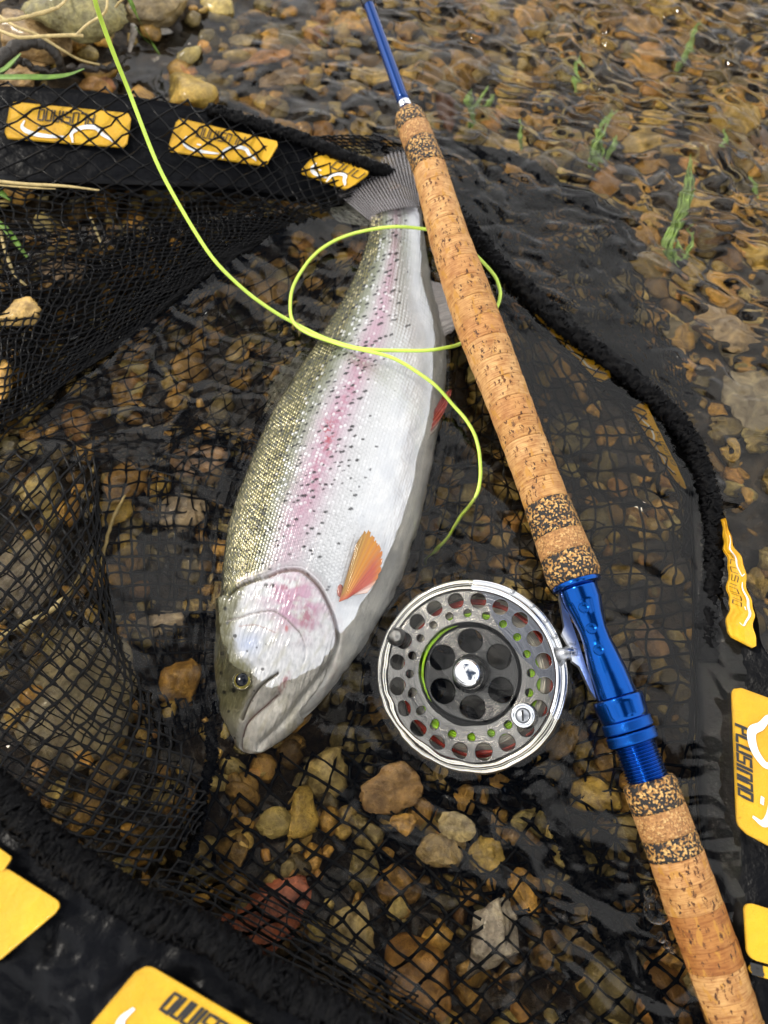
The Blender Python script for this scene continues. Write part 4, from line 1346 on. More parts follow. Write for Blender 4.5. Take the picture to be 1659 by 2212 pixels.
# fine black mesh sunk beyond the cord, upper right
netpart('netting', [[(960, 345, -.018), (1100, 365, -.020), (1230, 420, -.026), (1340, 490, -.034), (1410, 620, -.038), (1460, 760, -.040), (1510, 880, -.038)],
                    [(970, 390, -.022), (1075, 430, -.024), (1180, 500, -.026), (1270, 570, -.030), (1350, 680, -.032), (1430, 800, -.032), (1490, 890, -.030)],
                    [(985, 440, -.024), (1050, 500, -.022), (1110, 570, -.022), (1200, 650, -.022), (1290, 730, -.022), (1390, 830, -.022), (1450, 900, -.022)]],
        17, 40, True, 3.6, seed=41, warp=1.4, jit=.3)
netpart('netting', [[(965, 360, -.028), (1100, 380, -.030), (1230, 430, -.034), (1330, 500, -.040), (1380, 620, -.044), (1430, 760, -.046)],
                    [(985, 440, -.030), (1050, 500, -.030), (1110, 570, -.030), (1200, 650, -.030), (1290, 730, -.030), (1390, 830, -.030)]],
        16, 34, False, 3.4, seed=43, warp=1.8, jit=.3)

# yellow patches ------------------------------------------------------
def quadmap(c):
    c = np.asarray(c, float)   # four corners (px,py,z): u0v0, u1v0, u1v1, u0v1
    def f(u, v):
        u = np.asarray(u, float)[..., None]; v = np.asarray(v, float)[..., None]
        return c[0] * (1 - u) * (1 - v) + c[1] * u * (1 - v) + c[2] * u * v + c[3] * (1 - u) * v
    return f


GL = {  # letter strokes in a 1 x 1 cell, y down
    'P': [[(0, 1), (0, 0), (.85, 0), (.85, .55), (0.05, .55)]],
    'L': [[(0, 0), (0, 1), (.8, 1)]],
    'U': [[(0, 0), (0, 1), (.85, 1), (.85, 0)]],
    'S': [[(.85, 0), (0, 0), (0, .5), (.85, .5), (.85, 1), (0, 1)]],
    'I': [[(.1, .0), (.1, 1)]],
    'N': [[(0, 1), (0, 0), (.85, 0), (.85, 1)]],
    'O': [[(0, 0), (.85, 0), (.85, 1), (0, 1), (0, 0)]],
    '7': [[(0, 0), (.8, 0), (.3, 1)]], '/': [[(.6, -.1), (.2, 1.1)]],
    '8': [[(.1, 0), (.7, 0), (.7, .45), (.1, .45), (.1, 0)], [(.1, .45), (0, .5), (0, 1), (.8, 1), (.8, .45), (.7, .45)]],
}


def strokes_to_mesh(strokes, w, mp_, asp, lift):
    """ribbons along 2-D strokes (u,v), w in v units, mp_(u,v)->world; asp = u per v scale"""
    V, F = [], []
    for s in strokes:
        s = np.asarray(s, float)
        d = np.diff(s, axis=0)
        ww = w if np.isscalar(w) else None
        # sub-divide
        pts = [s[0]]; 
        for a, b in zip(s[:-1], s[1:]):
            k = max(1, int(np.hypot((b - a)[0] / asp, (b - a)[1]) / 0.06))
            for t in range(1, k + 1):
                pts.append(a + (b - a) * t / k)
        pts = np.array(pts)
        q_ = pts.copy(); q_[:, 0] /= asp
        t = np.gradient(q_, axis=0); t /= np.linalg.norm(t, axis=1, keepdims=True) + 1e-9
        n_ = np.stack([-t[:, 1], t[:, 0]], -1)
        # mitre at right angles
        prof = np.full(len(q_), w if np.isscalar(w) else 0.0)
        if not np.isscalar(w):
            prof = w[0] + (w[1] - w[0]) * np.sin(np.linspace(0, math.pi, len(q_)))
        l = q_ + n_ * prof[:, None] / 2; r_ = q_ - n_ * prof[:, None] / 2
        ext0 = q_[0] - t[0] * prof[0] / 2; ext1 = q_[-1] + t[-1] * prof[-1] / 2
        l[0] = ext0 + n_[0] * prof[0] / 2; r_[0] = ext0 - n_[0] * prof[0] / 2
        l[-1] = ext1 + n_[-1] * prof[-1] / 2; r_[-1] = ext1 - n_[-1] * prof[-1] / 2
        o_ = len(V)
        for a, b in zip(l, r_):
            V.append((a[0] * asp, a[1])); V.append((b[0] * asp, b[1]))
        for k in range(len(l) - 1):
            F.append((o_ + 2 * k, o_ + 2 * k + 1, o_ + 2 * k + 3, o_ + 2 * k + 2))
    V = np.array(V)
    return mp_(V[:, 0], V[:, 1], lift), np.array(F)


WORD = 'PLUSINNO'
WID = {'I': .35}


def word_strokes(word, u0, u1, v0, v1, slant=0.0):
    tot = sum(WID.get(c, 1.0) for c in word) + .28 * (len(word) - 1)
    k = (u1 - u0) / tot
    x = 0; out = []
    for c in word:
        wd = WID.get(c, 1.0)
        for s in GL[c]:
            out.append([(u0 + k * (x + a * (1 if wd == 1 else 1)), v0 + (v1 - v0) * b) for a, b in s])
        x += wd + .28
    return out


LOGO_A = [(.14, .50), (.13, .66), (.18, .78), (.28, .85), (.40, .86), (.50, .84)]
LOGO_B = [(.56, .97), (.55, .86), (.54, .72), (.60, .56), (.68, .50), (.74, .53), (.79, .68), (.86, .80), (.88, .86)]
PATCHES = [
    # corners as read with the word upright: u0v0 (P side, word edge) ... ; word band, label
    ([(273, 318, .0236), (8, 297, .0256), (23, 219, .0330), (284, 245, .0306)], 'far'),
]


def patch(corners, u_word=(.27, .73), v_word=(.62, .86), logo=True, flipped=True, lab=None, wrk=0.0, z=0.0, th=.0008, cut=None, word=WORD, uclip=1.0, poly=None, logoscale=1.0, vlogo=lambda v: v, band=None):
    """corners: u0v0,u1v0,u1v1,u0v1 with the word running along +u and upright for +v = down"""
    f = quadmap(corners)
    nu, nv = 40, 18
    Uu, Vv = np.meshgrid(np.linspace(0, 1, nu), np.linspace(0, 1, nv), indexing='ij')
    # rounded corners: squeeze
    def W(u, v, lift=0.0):
        g = f(u, v)
        z_ = g[..., 2] + lift + wrk * fbm(np.asarray(u) * 3 + 3, np.asarray(v) * 2, 3, 77)
        if band is not None:
            g = g.copy(); g[..., :2] += band(np.asarray(u), np.asarray(v))
        return PA(g[..., 0], g[..., 1], z_)
    asp_l = np.linalg.norm(PA(*np.asarray(corners[1])) - PA(*np.asarray(corners[0])))
    asp_s = np.linalg.norm(PA(*np.asarray(corners[3])) - PA(*np.asarray(corners[0])))
    asp = asp_s / asp_l            # u units per v unit
    rc = 0.14                      # corner radius in v units
    a_ = Uu.copy(); b_ = Vv.copy()
    # map square grid to rounded rect: shrink v extent near the u ends
    du = np.minimum(Uu, 1 - Uu) / asp
    sh = np.where(du < rc, rc - np.sqrt(np.maximum(rc ** 2 - (rc - du) ** 2, 0)), 0)
    b_ = sh + Vv * (1 - 2 * sh)
    if poly is not None:
        b_ = poly(Uu, b_)
    V = W(a_, b_)
    V2 = V.copy(); V2[..., 2] -= th
    n1 = nu * nv
    F = gridfaces(nu, nv)
    edge = np.concatenate([np.arange(nv), np.arange(1, nu) * nv + nv - 1, (nu - 1) * nv + np.arange(nv - 2, -1, -1), np.arange(nu - 2, 0, -1) * nv])
    e2 = np.roll(edge, -1)
    po = ob('yellow_patch', newmesh('yellow_patch', np.vstack([V.reshape(-1, 3), V2.reshape(-1, 3)]), np.vstack([F, F[:, ::-1] + n1, np.stack([edge, edge + n1, e2 + n1, e2], -1)]), M_PATCH, True), net)
    if lab:
        po['label'] = lab
    if word:
        V, F = strokes_to_mesh(word_strokes(word, *u_word, *v_word), 0.044, W, asp, .0004)
        ob('lettering', newmesh('lettering', V, F, M_PRINT, False), po)
    if logo:
        A = [(1 - u, vlogo(v)) for u, v in CR(LOGO_A, 24)]; B = [(1 - u, vlogo(v)) for u, v in CR(LOGO_B, 34)]
        V1, F1 = strokes_to_mesh([A], (0.04, 0.12), W, asp, .0004)
        V3, F3 = strokes_to_mesh([B], (0.04, 0.125), W, asp, .0005)
        V4, F4 = strokes_to_mesh([[(.73, vlogo(.66)), (.70, vlogo(.67))]], 0.05, W, asp, .0004)
        V, F = join([(V1, F1), (V3, F3), (V4, F4)])
        ob('fish_emblem', newmesh('fish_emblem', V, F, M_WPRINT, False), po)
    return po


# upper left band: the word is upside down, its letters' tops face down the picture
z1 = .0015
patch([(284, 245, .0310 + z1), (23, 219, .0325 + z1), (8, 297, .0262 + z1), (273, 318, .0245 + z1)], u_word=(.30, .76), v_word=(.43, .14), vlogo=lambda v: v, lab='yellow patch with its word upside down, leftmost on the upper band')
patch([(604, 306, .0205 + z1), (383, 254, .0255 + z1), (361, 325, .0200 + z1), (574, 358, .0140 + z1)], u_word=(.32, .78), v_word=(.42, .13), lab='yellow patch with its word upside down, second on the upper band')
patch([(800, 372, .0085 + z1), (690, 322, .0135 + z1), (646, 372, .0090 + z1), (750, 410, .0045 + z1)], u_word=(.05, .62), v_word=(.42, .13), word='NNO', lab='yellow patch partly under the tail fin')
# sunk side of the band, right of the rod
patch([(1180, 658, -.006), (1325, 812, -.006), (1296, 826, -.018), (1143, 666, -.018)], word='', vlogo=lambda v: v, lab='narrow yellow patch under water beside the cord')
patch([(1098, 590, -.010), (1108, 606, -.010), (1090, 612, -.016), (1050, 566, -.016)], word='', logo=False, lab='small corner of yellow patch showing beside the cork grip')
patch([(1395, 868, -.006), (1486, 1058, -.006), (1452, 1030, -.018), (1361, 876, -.018)], u_word=(.35, .75), v_word=(.1, .35), lab='bent yellow patch under water where the cord turns down')
# torn-looking patch breaking the surface
patch([(1556, 1122, .005), (1571, 1370, .004), (1634, 1402, .008), (1564, 1118, .009)], u_word=(.30, .72), v_word=(.50, .14), wrk=.002,
      lab='creased yellow patch rising out of the water at the right', band=lambda u, v: np.stack([(10 * (1 - v) + 16 * v) * np.sin(u * 3.14) + 3 * np.sin(u * 19 + v) + 2 * np.sin(u * 41 + 2 * v), 4 * np.sin(u * 13)], -1), vlogo=lambda v: v * .8 + .12)
patch([(1580, 1478, .006), (1592, 1790, .006), (1740, 1870, .013), (1735, 1535, .013)], u_word=(.27, .76), v_word=(.24, .05), lab='largest yellow patch on the right hand band', vlogo=lambda v: .22 + (v - .45) * .78)
patch([(1606, 1946, .006), (1614, 2070, .006), (1760, 2110, .012), (1750, 1990, .012)], word='', logo=False, lab='yellow patch low on the right hand band')
patch([(1615, 2078, .005), (1617, 2104, .005), (1760, 2140, .012), (1758, 2115, .012)], u_word=(.1, .9), v_word=(.22, .06), word='NNO', logo=False, lab='thin yellow strip at the foot of the right hand band')
# near band, lower left
patch([(622, 2260, .0535), (310, 2078, .0555), (180, 2232, .0555), (460, 2420, .0555)], u_word=(.22, .74), v_word=(.34, .12), lab='big yellow patch cut by the bottom edge', vlogo=lambda v: v)
patch([(140, 1955, .0550), (2, 1868, .0550), (-150, 1990, .0550), (-20, 2090, .0550)], word='', logo=False, lab='big yellow patch at the lower left edge')
patch([(26, 1852, .0560), (-90, 1770, .0560), (-120, 1820, .0560), (4, 1884, .0560)], word='', logo=False, lab='small yellow corner at the left edge')  # reel interior and screw slot painted black to read as shaded depth

# ---------------------------------------------------------------- rod and reel
AX = np.array([(-60, 770, .052), (0, 793, .050), (240, 879, .036), (365, 928, .032), (520, 972, .029), (700, 1034, .026), (865, 1098, .024), (1074, 1176, .022), (1255, 1243, .020),
               (1400, 1295, .017), (1560, 1353, .013), (1691, 1402, .010), (1841, 1458, .006), (2024, 1524, .001), (2128, 1562, -.002), (2300, 1630, -.006)], float)


def rodpt(y):
    return np.stack([np.interp(y, AX[:, 0], AX[:, 1]), np.asarray(y, float) + 0 * np.asarray(y, float), np.interp(y, AX[:, 0], AX[:, 2])], -1)


rod = empty('fly_rod', P(1240, 1255, .0), 'blue double handed fly rod with cork grips lying diagonally across the net, silver reel attached', 'fishing rod')


def turned(name, prof, m_, sides=48, sub=6, mod=None, parent=None, smooth=True, cap=True):
    """turned piece along the rod: rows (y, width px)"""
    pr = np.asarray(prof, float)
    ys = np.concatenate([np.linspace(a, b, sub, endpoint=False) for a, b in zip(pr[:-1, 0], pr[1:, 0])] + [[pr[-1, 0]]])
    ws = np.interp(ys, pr[:, 0], pr[:, 1])
    q_ = rodpt(ys)
    c = PA(q_[:, 0], q_[:, 1], np.abs(q_[:, 2]) * 0 + np.maximum(q_[:, 2], 0)); c[:, 2] = q_[:, 2]
    rad = ws / 2 * np.array([PXM(float(a), float(b), float(max(z, 0))) for a, b, z in q_])
    t = np.gradient(c, axis=0); t /= np.linalg.norm(t, axis=1, keepdims=True)
    a = np.cross(t, [0, 0, 1.0]); a /= np.linalg.norm(a, axis=1, keepdims=True); b = np.cross(a, t)
    ph = np.linspace(0, 2 * np.pi, sides, endpoint=False)
    rr = rad[:, None] * np.ones(sides)
    arc = np.concatenate([[0], np.cumsum(np.linalg.norm(np.diff(c, axis=0), axis=1))])
    if mod is not None:
        rr = rr + mod(arc[:, None], ph[None, :], rad[:, None])
    V = c[:, None] + rr[..., None] * (np.cos(ph)[None, :, None] * a[:, None] + np.sin(ph)[None, :, None] * b[:, None])
    # uv in centimetres
    UV = np.stack([np.abs(ph - np.pi)[None, :] * rad.mean() * 100 + 0 * rr, arc[:, None] * 100 + 0 * rr], -1)
    V = V.reshape(-1, 3); UV = UV.reshape(-1, 2)
    F = gridfaces(len(ys), sides, wrapv=True)
    if cap:
        n = len(V)
        V = np.vstack([V, c[:1], c[-1:]]); UV = np.vstack([UV, [[0, 0], [0, 0]]])
        F = [tuple(x) for x in F] + [(n, i, (i + 1) % sides) for i in range(sides)] + [(n + 1, n - sides + (i + 1) % sides, n - sides + i) for i in range(sides)]
    me = newmesh(name, V, F, m_, smooth, uv=UV)
    return ob(name, me, parent or rod)


turned('rod_blank', [(-60, 21), (0, 22.5), (222, 27.5)], M_BLANK, 32, 20)
turned('winding_ring', [(222, 28.5), (224, 29.5), (230, 30.5), (233, 30)], mat('silver_ring', (0.75, 0.76, 0.8), .2, metal=1.0), 32)
turned('rod_blank', [(233, 27.5), (262, 28)], M_BLANK, 32, 6)
turned('ferrule', [(-60, 28), (-6, 29), (8, 30), (12, 24)], mat('black_ferrule', (0.02, 0.02, 0.025), .25), 32)
cork_mod = lambda s, p, r: 0.00012 * np.sin(p * 3 + s * 300) + 0.00008 * np.sin(p * 7 + 2)
turned('speckled_ring', [(246, 30), (247, 56), (252, 63), (262, 67), (281, 69)], M_COMPD)
turned('amber_ring', [(281.5, 69), (314, 70.5)], M_COMPA)
turned('speckled_ring', [(314.5, 71), (366, 73)], M_COMPD)
gr = [(366, 72), (420, 76), (480, 82), (540, 88), (620, 96), (690, 100), (760, 99), (865, 95), (960, 94), (1040, 95), (1088, 97)]
ge = np.linspace(366, 1088, 18)
for a, b in zip(ge[:-1], ge[1:]):
    w = lambda y: float(np.interp(y, [x[0] for x in gr], [x[1] for x in gr]))
    turned('cork_ring', [(a + .3, w(a) - 1.0), (a + 1.3, w(a) - .2), (a + 3, w(a)), ((a + b) / 2, w((a + b) / 2) + .3), (b - 3, w(b)), (b - 1.3, w(b) - .2), (b - .3, w(b) - 1.0)], M_CORK, 56, 4, mod=cork_mod)
turned('speckled_ring', [(1088.5, 98), (1092, 101), (1120, 104), (1157, 107)], M_COMPD)
turned('amber_ring', [(1157.5, 107), (1200, 112)], M_COMPA)
turned('speckled_ring', [(1200.5, 112), (1225, 117), (1243, 118), (1252, 112), (1258, 100)], M_COMPD)
turned('seat_flange', [(1256, 98), (1258, 107), (1262, 109), (1266, 106), (1269, 92)], M_BLUE, 56)
turned('reel_seat', [(1268, 80), (1272, 84), (1300, 83), (1330, 68), (1360, 60), (1385, 61), (1420, 72), (1450, 80), (1490, 86), (1504, 87)], M_BLUE, 64, 8)
turned('seat_hood', [(1505, 100), (1507, 108), (1512, 110), (1548, 104), (1556, 96), (1560, 90)], M_BLUE, 64)
kn = lambda s, p, r: 0.00035 * np.maximum(np.abs(np.sin(p * 36 + s * 2600)), np.abs(np.sin(p * 36 - s * 2600)))
turned('locking_ring', [(1553, 92), (1556, 102), (1558, 104), (1575, 105), (1577, 103), (1579, 96)], M_BLUE, 420, 12, mod=kn)
turned('locking_ring', [(1580, 96), (1582, 103), (1584, 105), (1601, 105), (1603, 103), (1605, 92)], M_BLUE, 420, 12, mod=kn)
thr = lambda s, p, r: 0.0004 * np.sin(s * 2 * math.pi / 0.00135 + p)
turned('threaded_barrel', [(1600, 86), (1640, 86), (1690, 85)], M_BLUE, 48, 130, mod=thr)
turned('speckled_ring', [(1683, 88), (1686, 108), (1692, 114), (1705, 116), (1745, 116)], M_COMPD)
turned('amber_ring', [(1745.5, 116), (1802, 117)], M_COMPA)
turned('speckled_ring', [(1802.5, 118), (1847, 118)], M_COMPD)
ge = [1847, 1900, 1960, 2035, 2085, 2150, 2215, 2280]
for a, b in zip(ge[:-1], ge[1:]):
    w = lambda y: float(np.interp(y, [1847, 1950, 2100, 2280], [118, 121, 122, 118]))
    turned('cork_ring', [(a + .3, w(a) - 1.0), (a + 1.3, w(a) - .2), (a + 3, w(a)), ((a + b) / 2, w((a + b) / 2)), (b - 3, w(b)), (b - 1.3, w(b) - .2), (b - .3, w(b) - 1.0)], M_CORK, 56, 4, mod=cork_mod)

# three drilled dots in the seat
for px, py in ((1262, 1312), (1278, 1357), (1294, 1403)):
    q_ = rodpt(py); c0 = P(float(q_[0]), py, float(q_[2]))
    w_ = float(np.interp(py, [1300, 1330, 1360, 1385, 1420], [83, 68, 60, 61, 72])) / 2 * PXM(px, py, float(q_[2]))
    off = (px - float(q_[0])) * PXM(px, py, .02)
    top = np.array(P(px, py, float(q_[2]) + math.sqrt(max(w_ ** 2 - off ** 2, 1e-8))))
    nn = Vector((off, 0, math.sqrt(max(w_ ** 2 - off ** 2, 1e-8)))).normalized()
    V, F = lathe([(.0001, .00012), (.0019, .00012), (.0020, .0003), (.0023, .0003), (.0025, -.0005)], 28, top, nn)
    ob('seat_dimple', newmesh('seat_dimple', V, F, M_BLUED), rod)

# reel ----------------------------------------------------------------
RC = P(1015, 1455, -0.0080)
RR = 214 * PXM(1015, 1455, .0035)
rn = Vector((-0.24, -0.14, 1)).normalized()
rx = Vector((1, 0, 0)); rx = (rx - rn * rx.dot(rn)).normalized(); ry = rn.cross(rx)
RM = Matrix((rx, ry, rn)).transposed().to_4x4(); RM.translation = RC
reel = bpy.data.objects.new('fly_reel', None); COL.objects.link(reel)
reel.parent = rod; reel.matrix_parent_inverse = rod.matrix_world.inverted(); reel.matrix_world = RM
reel.empty_display_size = .01
reel['label'] = 'silver large arbor fly reel with round holes'
bpy.context.view_layer.update()


def plate(name, outer, holes, z0, z1, m_, bevel=0.0003, parent=reel):
    """flat plate with holes, r in units of the reel radius"""
    cu = bpy.data.curves.new(name, 'CURVE'); cu.dimensions = '2D'; cu.fill_mode = 'BOTH'
    for loop in [outer] + holes:
        sp = cu.splines.new('POLY'); sp.points.add(len(loop) - 1)
        for p_, (x, y) in zip(sp.points, loop):
            p_.co = (x * RR, y * RR, 0, 1)
        sp.use_cyclic_u = True
    cu.extrude = (z1 - z0) / 2 - bevel; cu.bevel_depth = bevel; cu.bevel_resolution = 1
    cu.offset = -bevel
    tmp = bpy.data.objects.new('tmp', cu); COL.objects.link(tmp)
    me = bpy.data.meshes.new_from_object(tmp.evaluated_get(bpy.context.evaluated_depsgraph_get()))
    bpy.data.objects.remove(tmp); bpy.data.curves.remove(cu)
    co = np.empty(len(me.vertices) * 3, np.float32); me.vertices.foreach_get('co', co); co = co.reshape(-1, 3); co[:, 2] += (z0 + z1) / 2
    me.vertices.foreach_set('co', co.ravel()); me.update()
    me.materials.clear(); me.materials.append(m_)
    me.name = name
    o = bpy.data.objects.new(name, me); COL.objects.link(o); o.parent = parent
    return o


def circ(x, y, r, n=36, sx=1.0, rot=0.0):
    out = []
    for k in range(n):
        a = 2 * math.pi * k / n
        u_, v_ = r * sx * math.cos(a), r * math.sin(a)
        out.append((x + u_ * math.cos(rot) - v_ * math.sin(rot), y + u_ * math.sin(rot) + v_ * math.cos(rot)))
    return out


def rl(name, prof, m_, sides=96, at_=(0, 0)):
    V, F = lathe([(r_ * RR, h) for r_, h in prof], sides, (at_[0] * RR, at_[1] * RR, 0), (0, 0, 1))
    me = newmesh(name, V, F, m_, True)
    o = bpy.data.objects.new(name, me); COL.objects.link(o); o.parent = reel
    return o


def pol(r_, deg):
    return (r_ * math.cos(R(deg)), r_ * math.sin(R(deg)))


def ring_mat(name, base, rough):
    m = mat(name, base, rough, metal=1.0)
    n = N(m)
    c = n.coord('Object')
    sx = n.new('ShaderNodeSeparateXYZ'); n.link(c, sx.inputs[0])
    rr2 = n.math('SQRT', n.math('ADD', n.math('MULTIPLY', sx.outputs[0], sx.outputs[0]), n.math('MULTIPLY', sx.outputs[1], sx.outputs[1])))
    w = n.new('ShaderNodeTexNoise', Scale=1.0, Detail=3.0, _noise_dimensions='1D'); n.link(n.math('MULTIPLY', rr2, 9000.0), w.inputs['W'])
    n.bump(w.outputs[0], 0.00008, 0.5)
    return m


M_TURN = ring_mat('turned_silver', (0.22, 0.225, 0.24), 0.15)  # base lowered to paint in the dimness of the sunken face
M_TURND = ring_mat('turned_grey', (0.085, 0.088, 0.095), 0.16)
rl('frame_rim', [(.880, -.004), (.880, .0012), (.886, .0020), (.935, .0020), (.938, .0010), (.944, .0010), (.947, .0020), (.99, .0020), (1.0, .0012), (1.0, -.003), (.975, -.0045)], M_STEEL, 160)
bigs = [circ(*pol(.775, 9 + 18 * k), .082) for k in range(20)]
smalls = [circ(*pol(.632, 18 * k), .040, 24) for k in range(20)]
plate('spool_face', circ(0, 0, .874, 160), bigs + smalls + [circ(0, 0, .535, 120)], -.0004, .0014, M_TURN)
rl('spool_dish', [(.535, .0013), (.531, -.0005), (.505, -.0040), (.490, -.0046)], M_TURND, 120)
pet = []
for k in range(6):
    a = 60 * k + 30
    pet.append(circ(*pol(.345, a), .130, 36, 0.95, R(a)))
plate('spool_hub_plate', circ(0, 0, .50, 120), pet, -.0062, -.0040, M_TURND, bevel=.0005)
kprof = [(.21, -.0045), (.20, -.0035), (.175, -.003), (.172, .004), (.165, .0052), (.15, .0055), (.148, .0095), (.135, .0112), (.08, .0124), (.0001, .0128)]
rl('drag_cap', kprof, M_STEEL, 64)
V = []
kr, F = lathe([(.176 * RR, -.0028), (.183 * RR, -.0024), (.183 * RR, .0028), (.176 * RR, .0032)], 160, (0, 0, 0), (0, 0, 1))
kr = kr.reshape(4, 160, 3); kr[:, ::2, :2] *= 0.965
o = bpy.data.objects.new('knurled_ring', newmesh('knurled_ring', kr.reshape(-1, 3), F, M_DSTEEL, False)); COL.objects.link(o); o.parent = reel
hx, hy = (1132 - 1015) / 212, -(1545 - 1455) / 212
rl('handle_knob', [(.085, .001), (.10, .004), (.085, .008), (.10, .0125), (.118, .0140), (.118, .0160), (.105, .0168), (.075, .0168), (.072, .0158), (.0001, .0158)], M_STEEL, 48, (hx, hy))
rl('knob_screw', [(.062, .0158), (.062, .0166), (.055, .0170), (.0001, .0170)], M_DSTEEL, 32, (hx, hy))
sl_ = bpy.data.objects.new('screw_slot', newmesh('screw_slot', np.array([(x, y, z) for x in (-.0004, .0004) for y in (-.0023, .0023) for z in (.0165, .01715)]) + np.array([hx * RR, hy * RR, 0]),
                                                 np.array([(0, 1, 3, 2), (4, 6, 7, 5), (0, 4, 5, 1), (2, 3, 7, 6), (0, 2, 6, 4), (1, 5, 7, 3)]), M_BLACKM, False))
COL.objects.link(sl_); sl_.parent = reel
cwx, cwy = (853 - 1015) / 212, -(1372 - 1455) / 212
rl('counterweight', [(.10, .0012), (.098, .004), (.085, .0062), (.05, .0072), (.0001, .0074)], M_DSTEEL, 40, (cwx, cwy))
rl('handle_base', [(.13, .0013), (.13, .0019), (.10, .0024)], M_TURN, 40, (hx, hy))
for a in (60, 45, 33, 22, 12):
    x, y = pol(.972, a)
    V, F = lathe([(.0001, .0023), (.0010, .0023), (.0012, .0019)], 16, (x * RR, y * RR, 0), (0, 0, 1))
    o = bpy.data.objects.new('rim_rivet', newmesh('rim_rivet', V, F, M_DSTEEL)); COL.objects.link(o); o.parent = reel
# line on the spool under the face
def coil(name, r0, r1, z0, z1, turns, m_):
    parts = []
    for k in range(turns):
        f = k / max(1, turns - 1)
        r_ = r0 + (r1 - r0) * f; z_ = z0 + (z1 - z0) * f
        a = np.linspace(0, 2 * np.pi, 90)
        p_ = np.stack([np.cos(a) * r_ * RR + .06 * RR, np.sin(a) * r_ * RR - .022 * RR, z_ + .0005 * np.sin(a * 3 + k)], -1)
        parts.append(tube(p_, .00075, 6, False))
    V, F = join(parts)
    o = bpy.data.objects.new(name, newmesh(name, V, F, m_)); COL.objects.link(o); o.parent = reel
coil('white_backing_line', .66, .70, -.0028, -.0040, 3, M_WHL)
coil('lime_line_wraps', .57, .645, -.0022, -.0022, 4, M_LIME)
coil('white_backing_line', .70, .76, -.0050, -.0090, 5, M_WHL)
coil('red_line_wraps', .775, .81, -.0070, -.0090, 3, M_REDL)
coil('white_backing_line', .81, .84, -.0090, -.0125, 3, M_WHL)
rl('spool_core', [(.50, -.003), (.52, -.022)], M_BLACKM, 80)
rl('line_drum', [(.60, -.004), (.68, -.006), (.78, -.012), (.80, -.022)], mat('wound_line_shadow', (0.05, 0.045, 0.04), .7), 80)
plate('frame_back', circ(0, 0, 1.0, 120), [circ(*pol(.55, 60 * k + 10), .2) for k in range(6)], -.0265, -.0245, M_BLACKM)
for a in (100, 160, 215, 280, 330):
    x, y = pol(.965, a)
    V, F = lathe([(.0028, -.0245), (.0022, -.022), (.0022, -.006), (.0028, -.004)], 16, (x * RR, y * RR, 0), (0, 0, 1))
    o = bpy.data.objects.new('frame_pillar', newmesh('frame_pillar', V, F, M_STEEL)); COL.objects.link(o); o.parent = reel
# foot
foot = [(1208, 1284), (1215, 1330), (1219, 1352), (1214, 1368), (1232, 1400), (1236, 1428), (1252, 1440), (1276, 1492), (1288, 1510), (1281, 1478), (1266, 1440), (1250, 1388), (1231, 1334), (1214, 1290)]
fz = [.0095] * len(foot)
ft_ = PA(np.array([p[0] for p in foot]), np.array([p[1] for p in foot]), np.array(fz))
fb = ft_.copy(); fb[:, 2] -= .003
n_ = len(foot)
Ff = [tuple(range(n_))[::-1], tuple(range(n_, 2 * n_))] + [(i, (i + 1) % n_, n_ + (i + 1) % n_, n_ + i) for i in range(n_)]
me = newmesh('reel_foot', np.vstack([ft_, fb]), Ff, mat('foot_silver', (0.72, 0.73, 0.75), 0.3, metal=1.0), False)
o = bpy.data.objects.new('reel_foot', me); COL.objects.link(o); o.parent = reel; o.matrix_parent_inverse = RM.inverted()
stem_ = tube([PA(1205, 1418, .004), PA(1222, 1412, .006), PA(1240, 1408, .007)], [.0045, .003, .0035], 12)
o = bpy.data.objects.new('foot_stem', newmesh('foot_stem', *stem_, M_DSTEEL)); COL.objects.link(o); o.parent = reel; o.matrix_parent_inverse = RM.inverted()
fm = quadmap([(1245, 1383, .0100), (1251, 1419, .0100), (1233, 1419, .0100), (1227, 1385, .0100)])
V, F = strokes_to_mesh(sum([[[(x * .26 + o2, .15 + y * .7) for x, y in s] for s in GL[ch]] for ch, o2 in (('7', .05), ('/', .38), ('8', .68))], []), .10,
                       lambda u, v, l: PA(*[fm(u, v)[..., k] for k in range(3)]) + np.array([0, 0, .0003]), .5, 0)
o = bpy.data.objects.new('number_marking', newmesh('number_marking', V, F, M_DSTEEL, False)); COL.objects.link(o); o.parent = reel; o.matrix_parent_inverse = RM.inverted()

# ---------------------------------------------------------------- fly line
def line_tube(pts, n, r_, z=None):
    I = np.arange(n)
    return tube(pathpx(pts, n) + .0007 * np.stack([perlin(I / 22., I * 0 + k, 33 + k) for k in range(3)], -1) * np.array([1, 1, .4]), np.interp(np.linspace(0, 1, n), [0, .25, 1], r_), 12)


LINE = [(196, -60, .150), (205, 0, .140), (225, 60, .126), (255, 140, .110), (290, 230, .092), (350, 370, .068), (420, 500, .046), (470, 570, .034), (530, 628, .022), (590, 672, .012), (640, 700, .006),
        (700, 730, .010), (770, 750, .0165), (830, 757, .019), (900, 758, .0185), (955, 752, .016), (1000, 740, .010), (1050, 700, .004), (1078, 650, .006), (1078, 615, .006), (1060, 585, .005), (1010, 535, .006),
        (965, 506, .009), (920, 495, .011), (850, 490, .0135), (780, 500, .010), (720, 522, .006), (670, 560, .004), (638, 608, .004), (626, 655, .005), (634, 695, .009),
        (670, 722, .010), (740, 745, .0165), (820, 766, .0195), (880, 790, .0195), (935, 828, .016), (980, 875, .008), (1010, 912, .006), (1030, 955, .004), (1039, 1000, .003), (1034, 1050, .0015),
        (1014, 1092, -.003), (990, 1125, -.012), (968, 1160, -.024), (940, 1190, -.040), (915, 1215, -.058)]
V, F = line_tube(LINE, 700, [.00100, .00096, .00092])
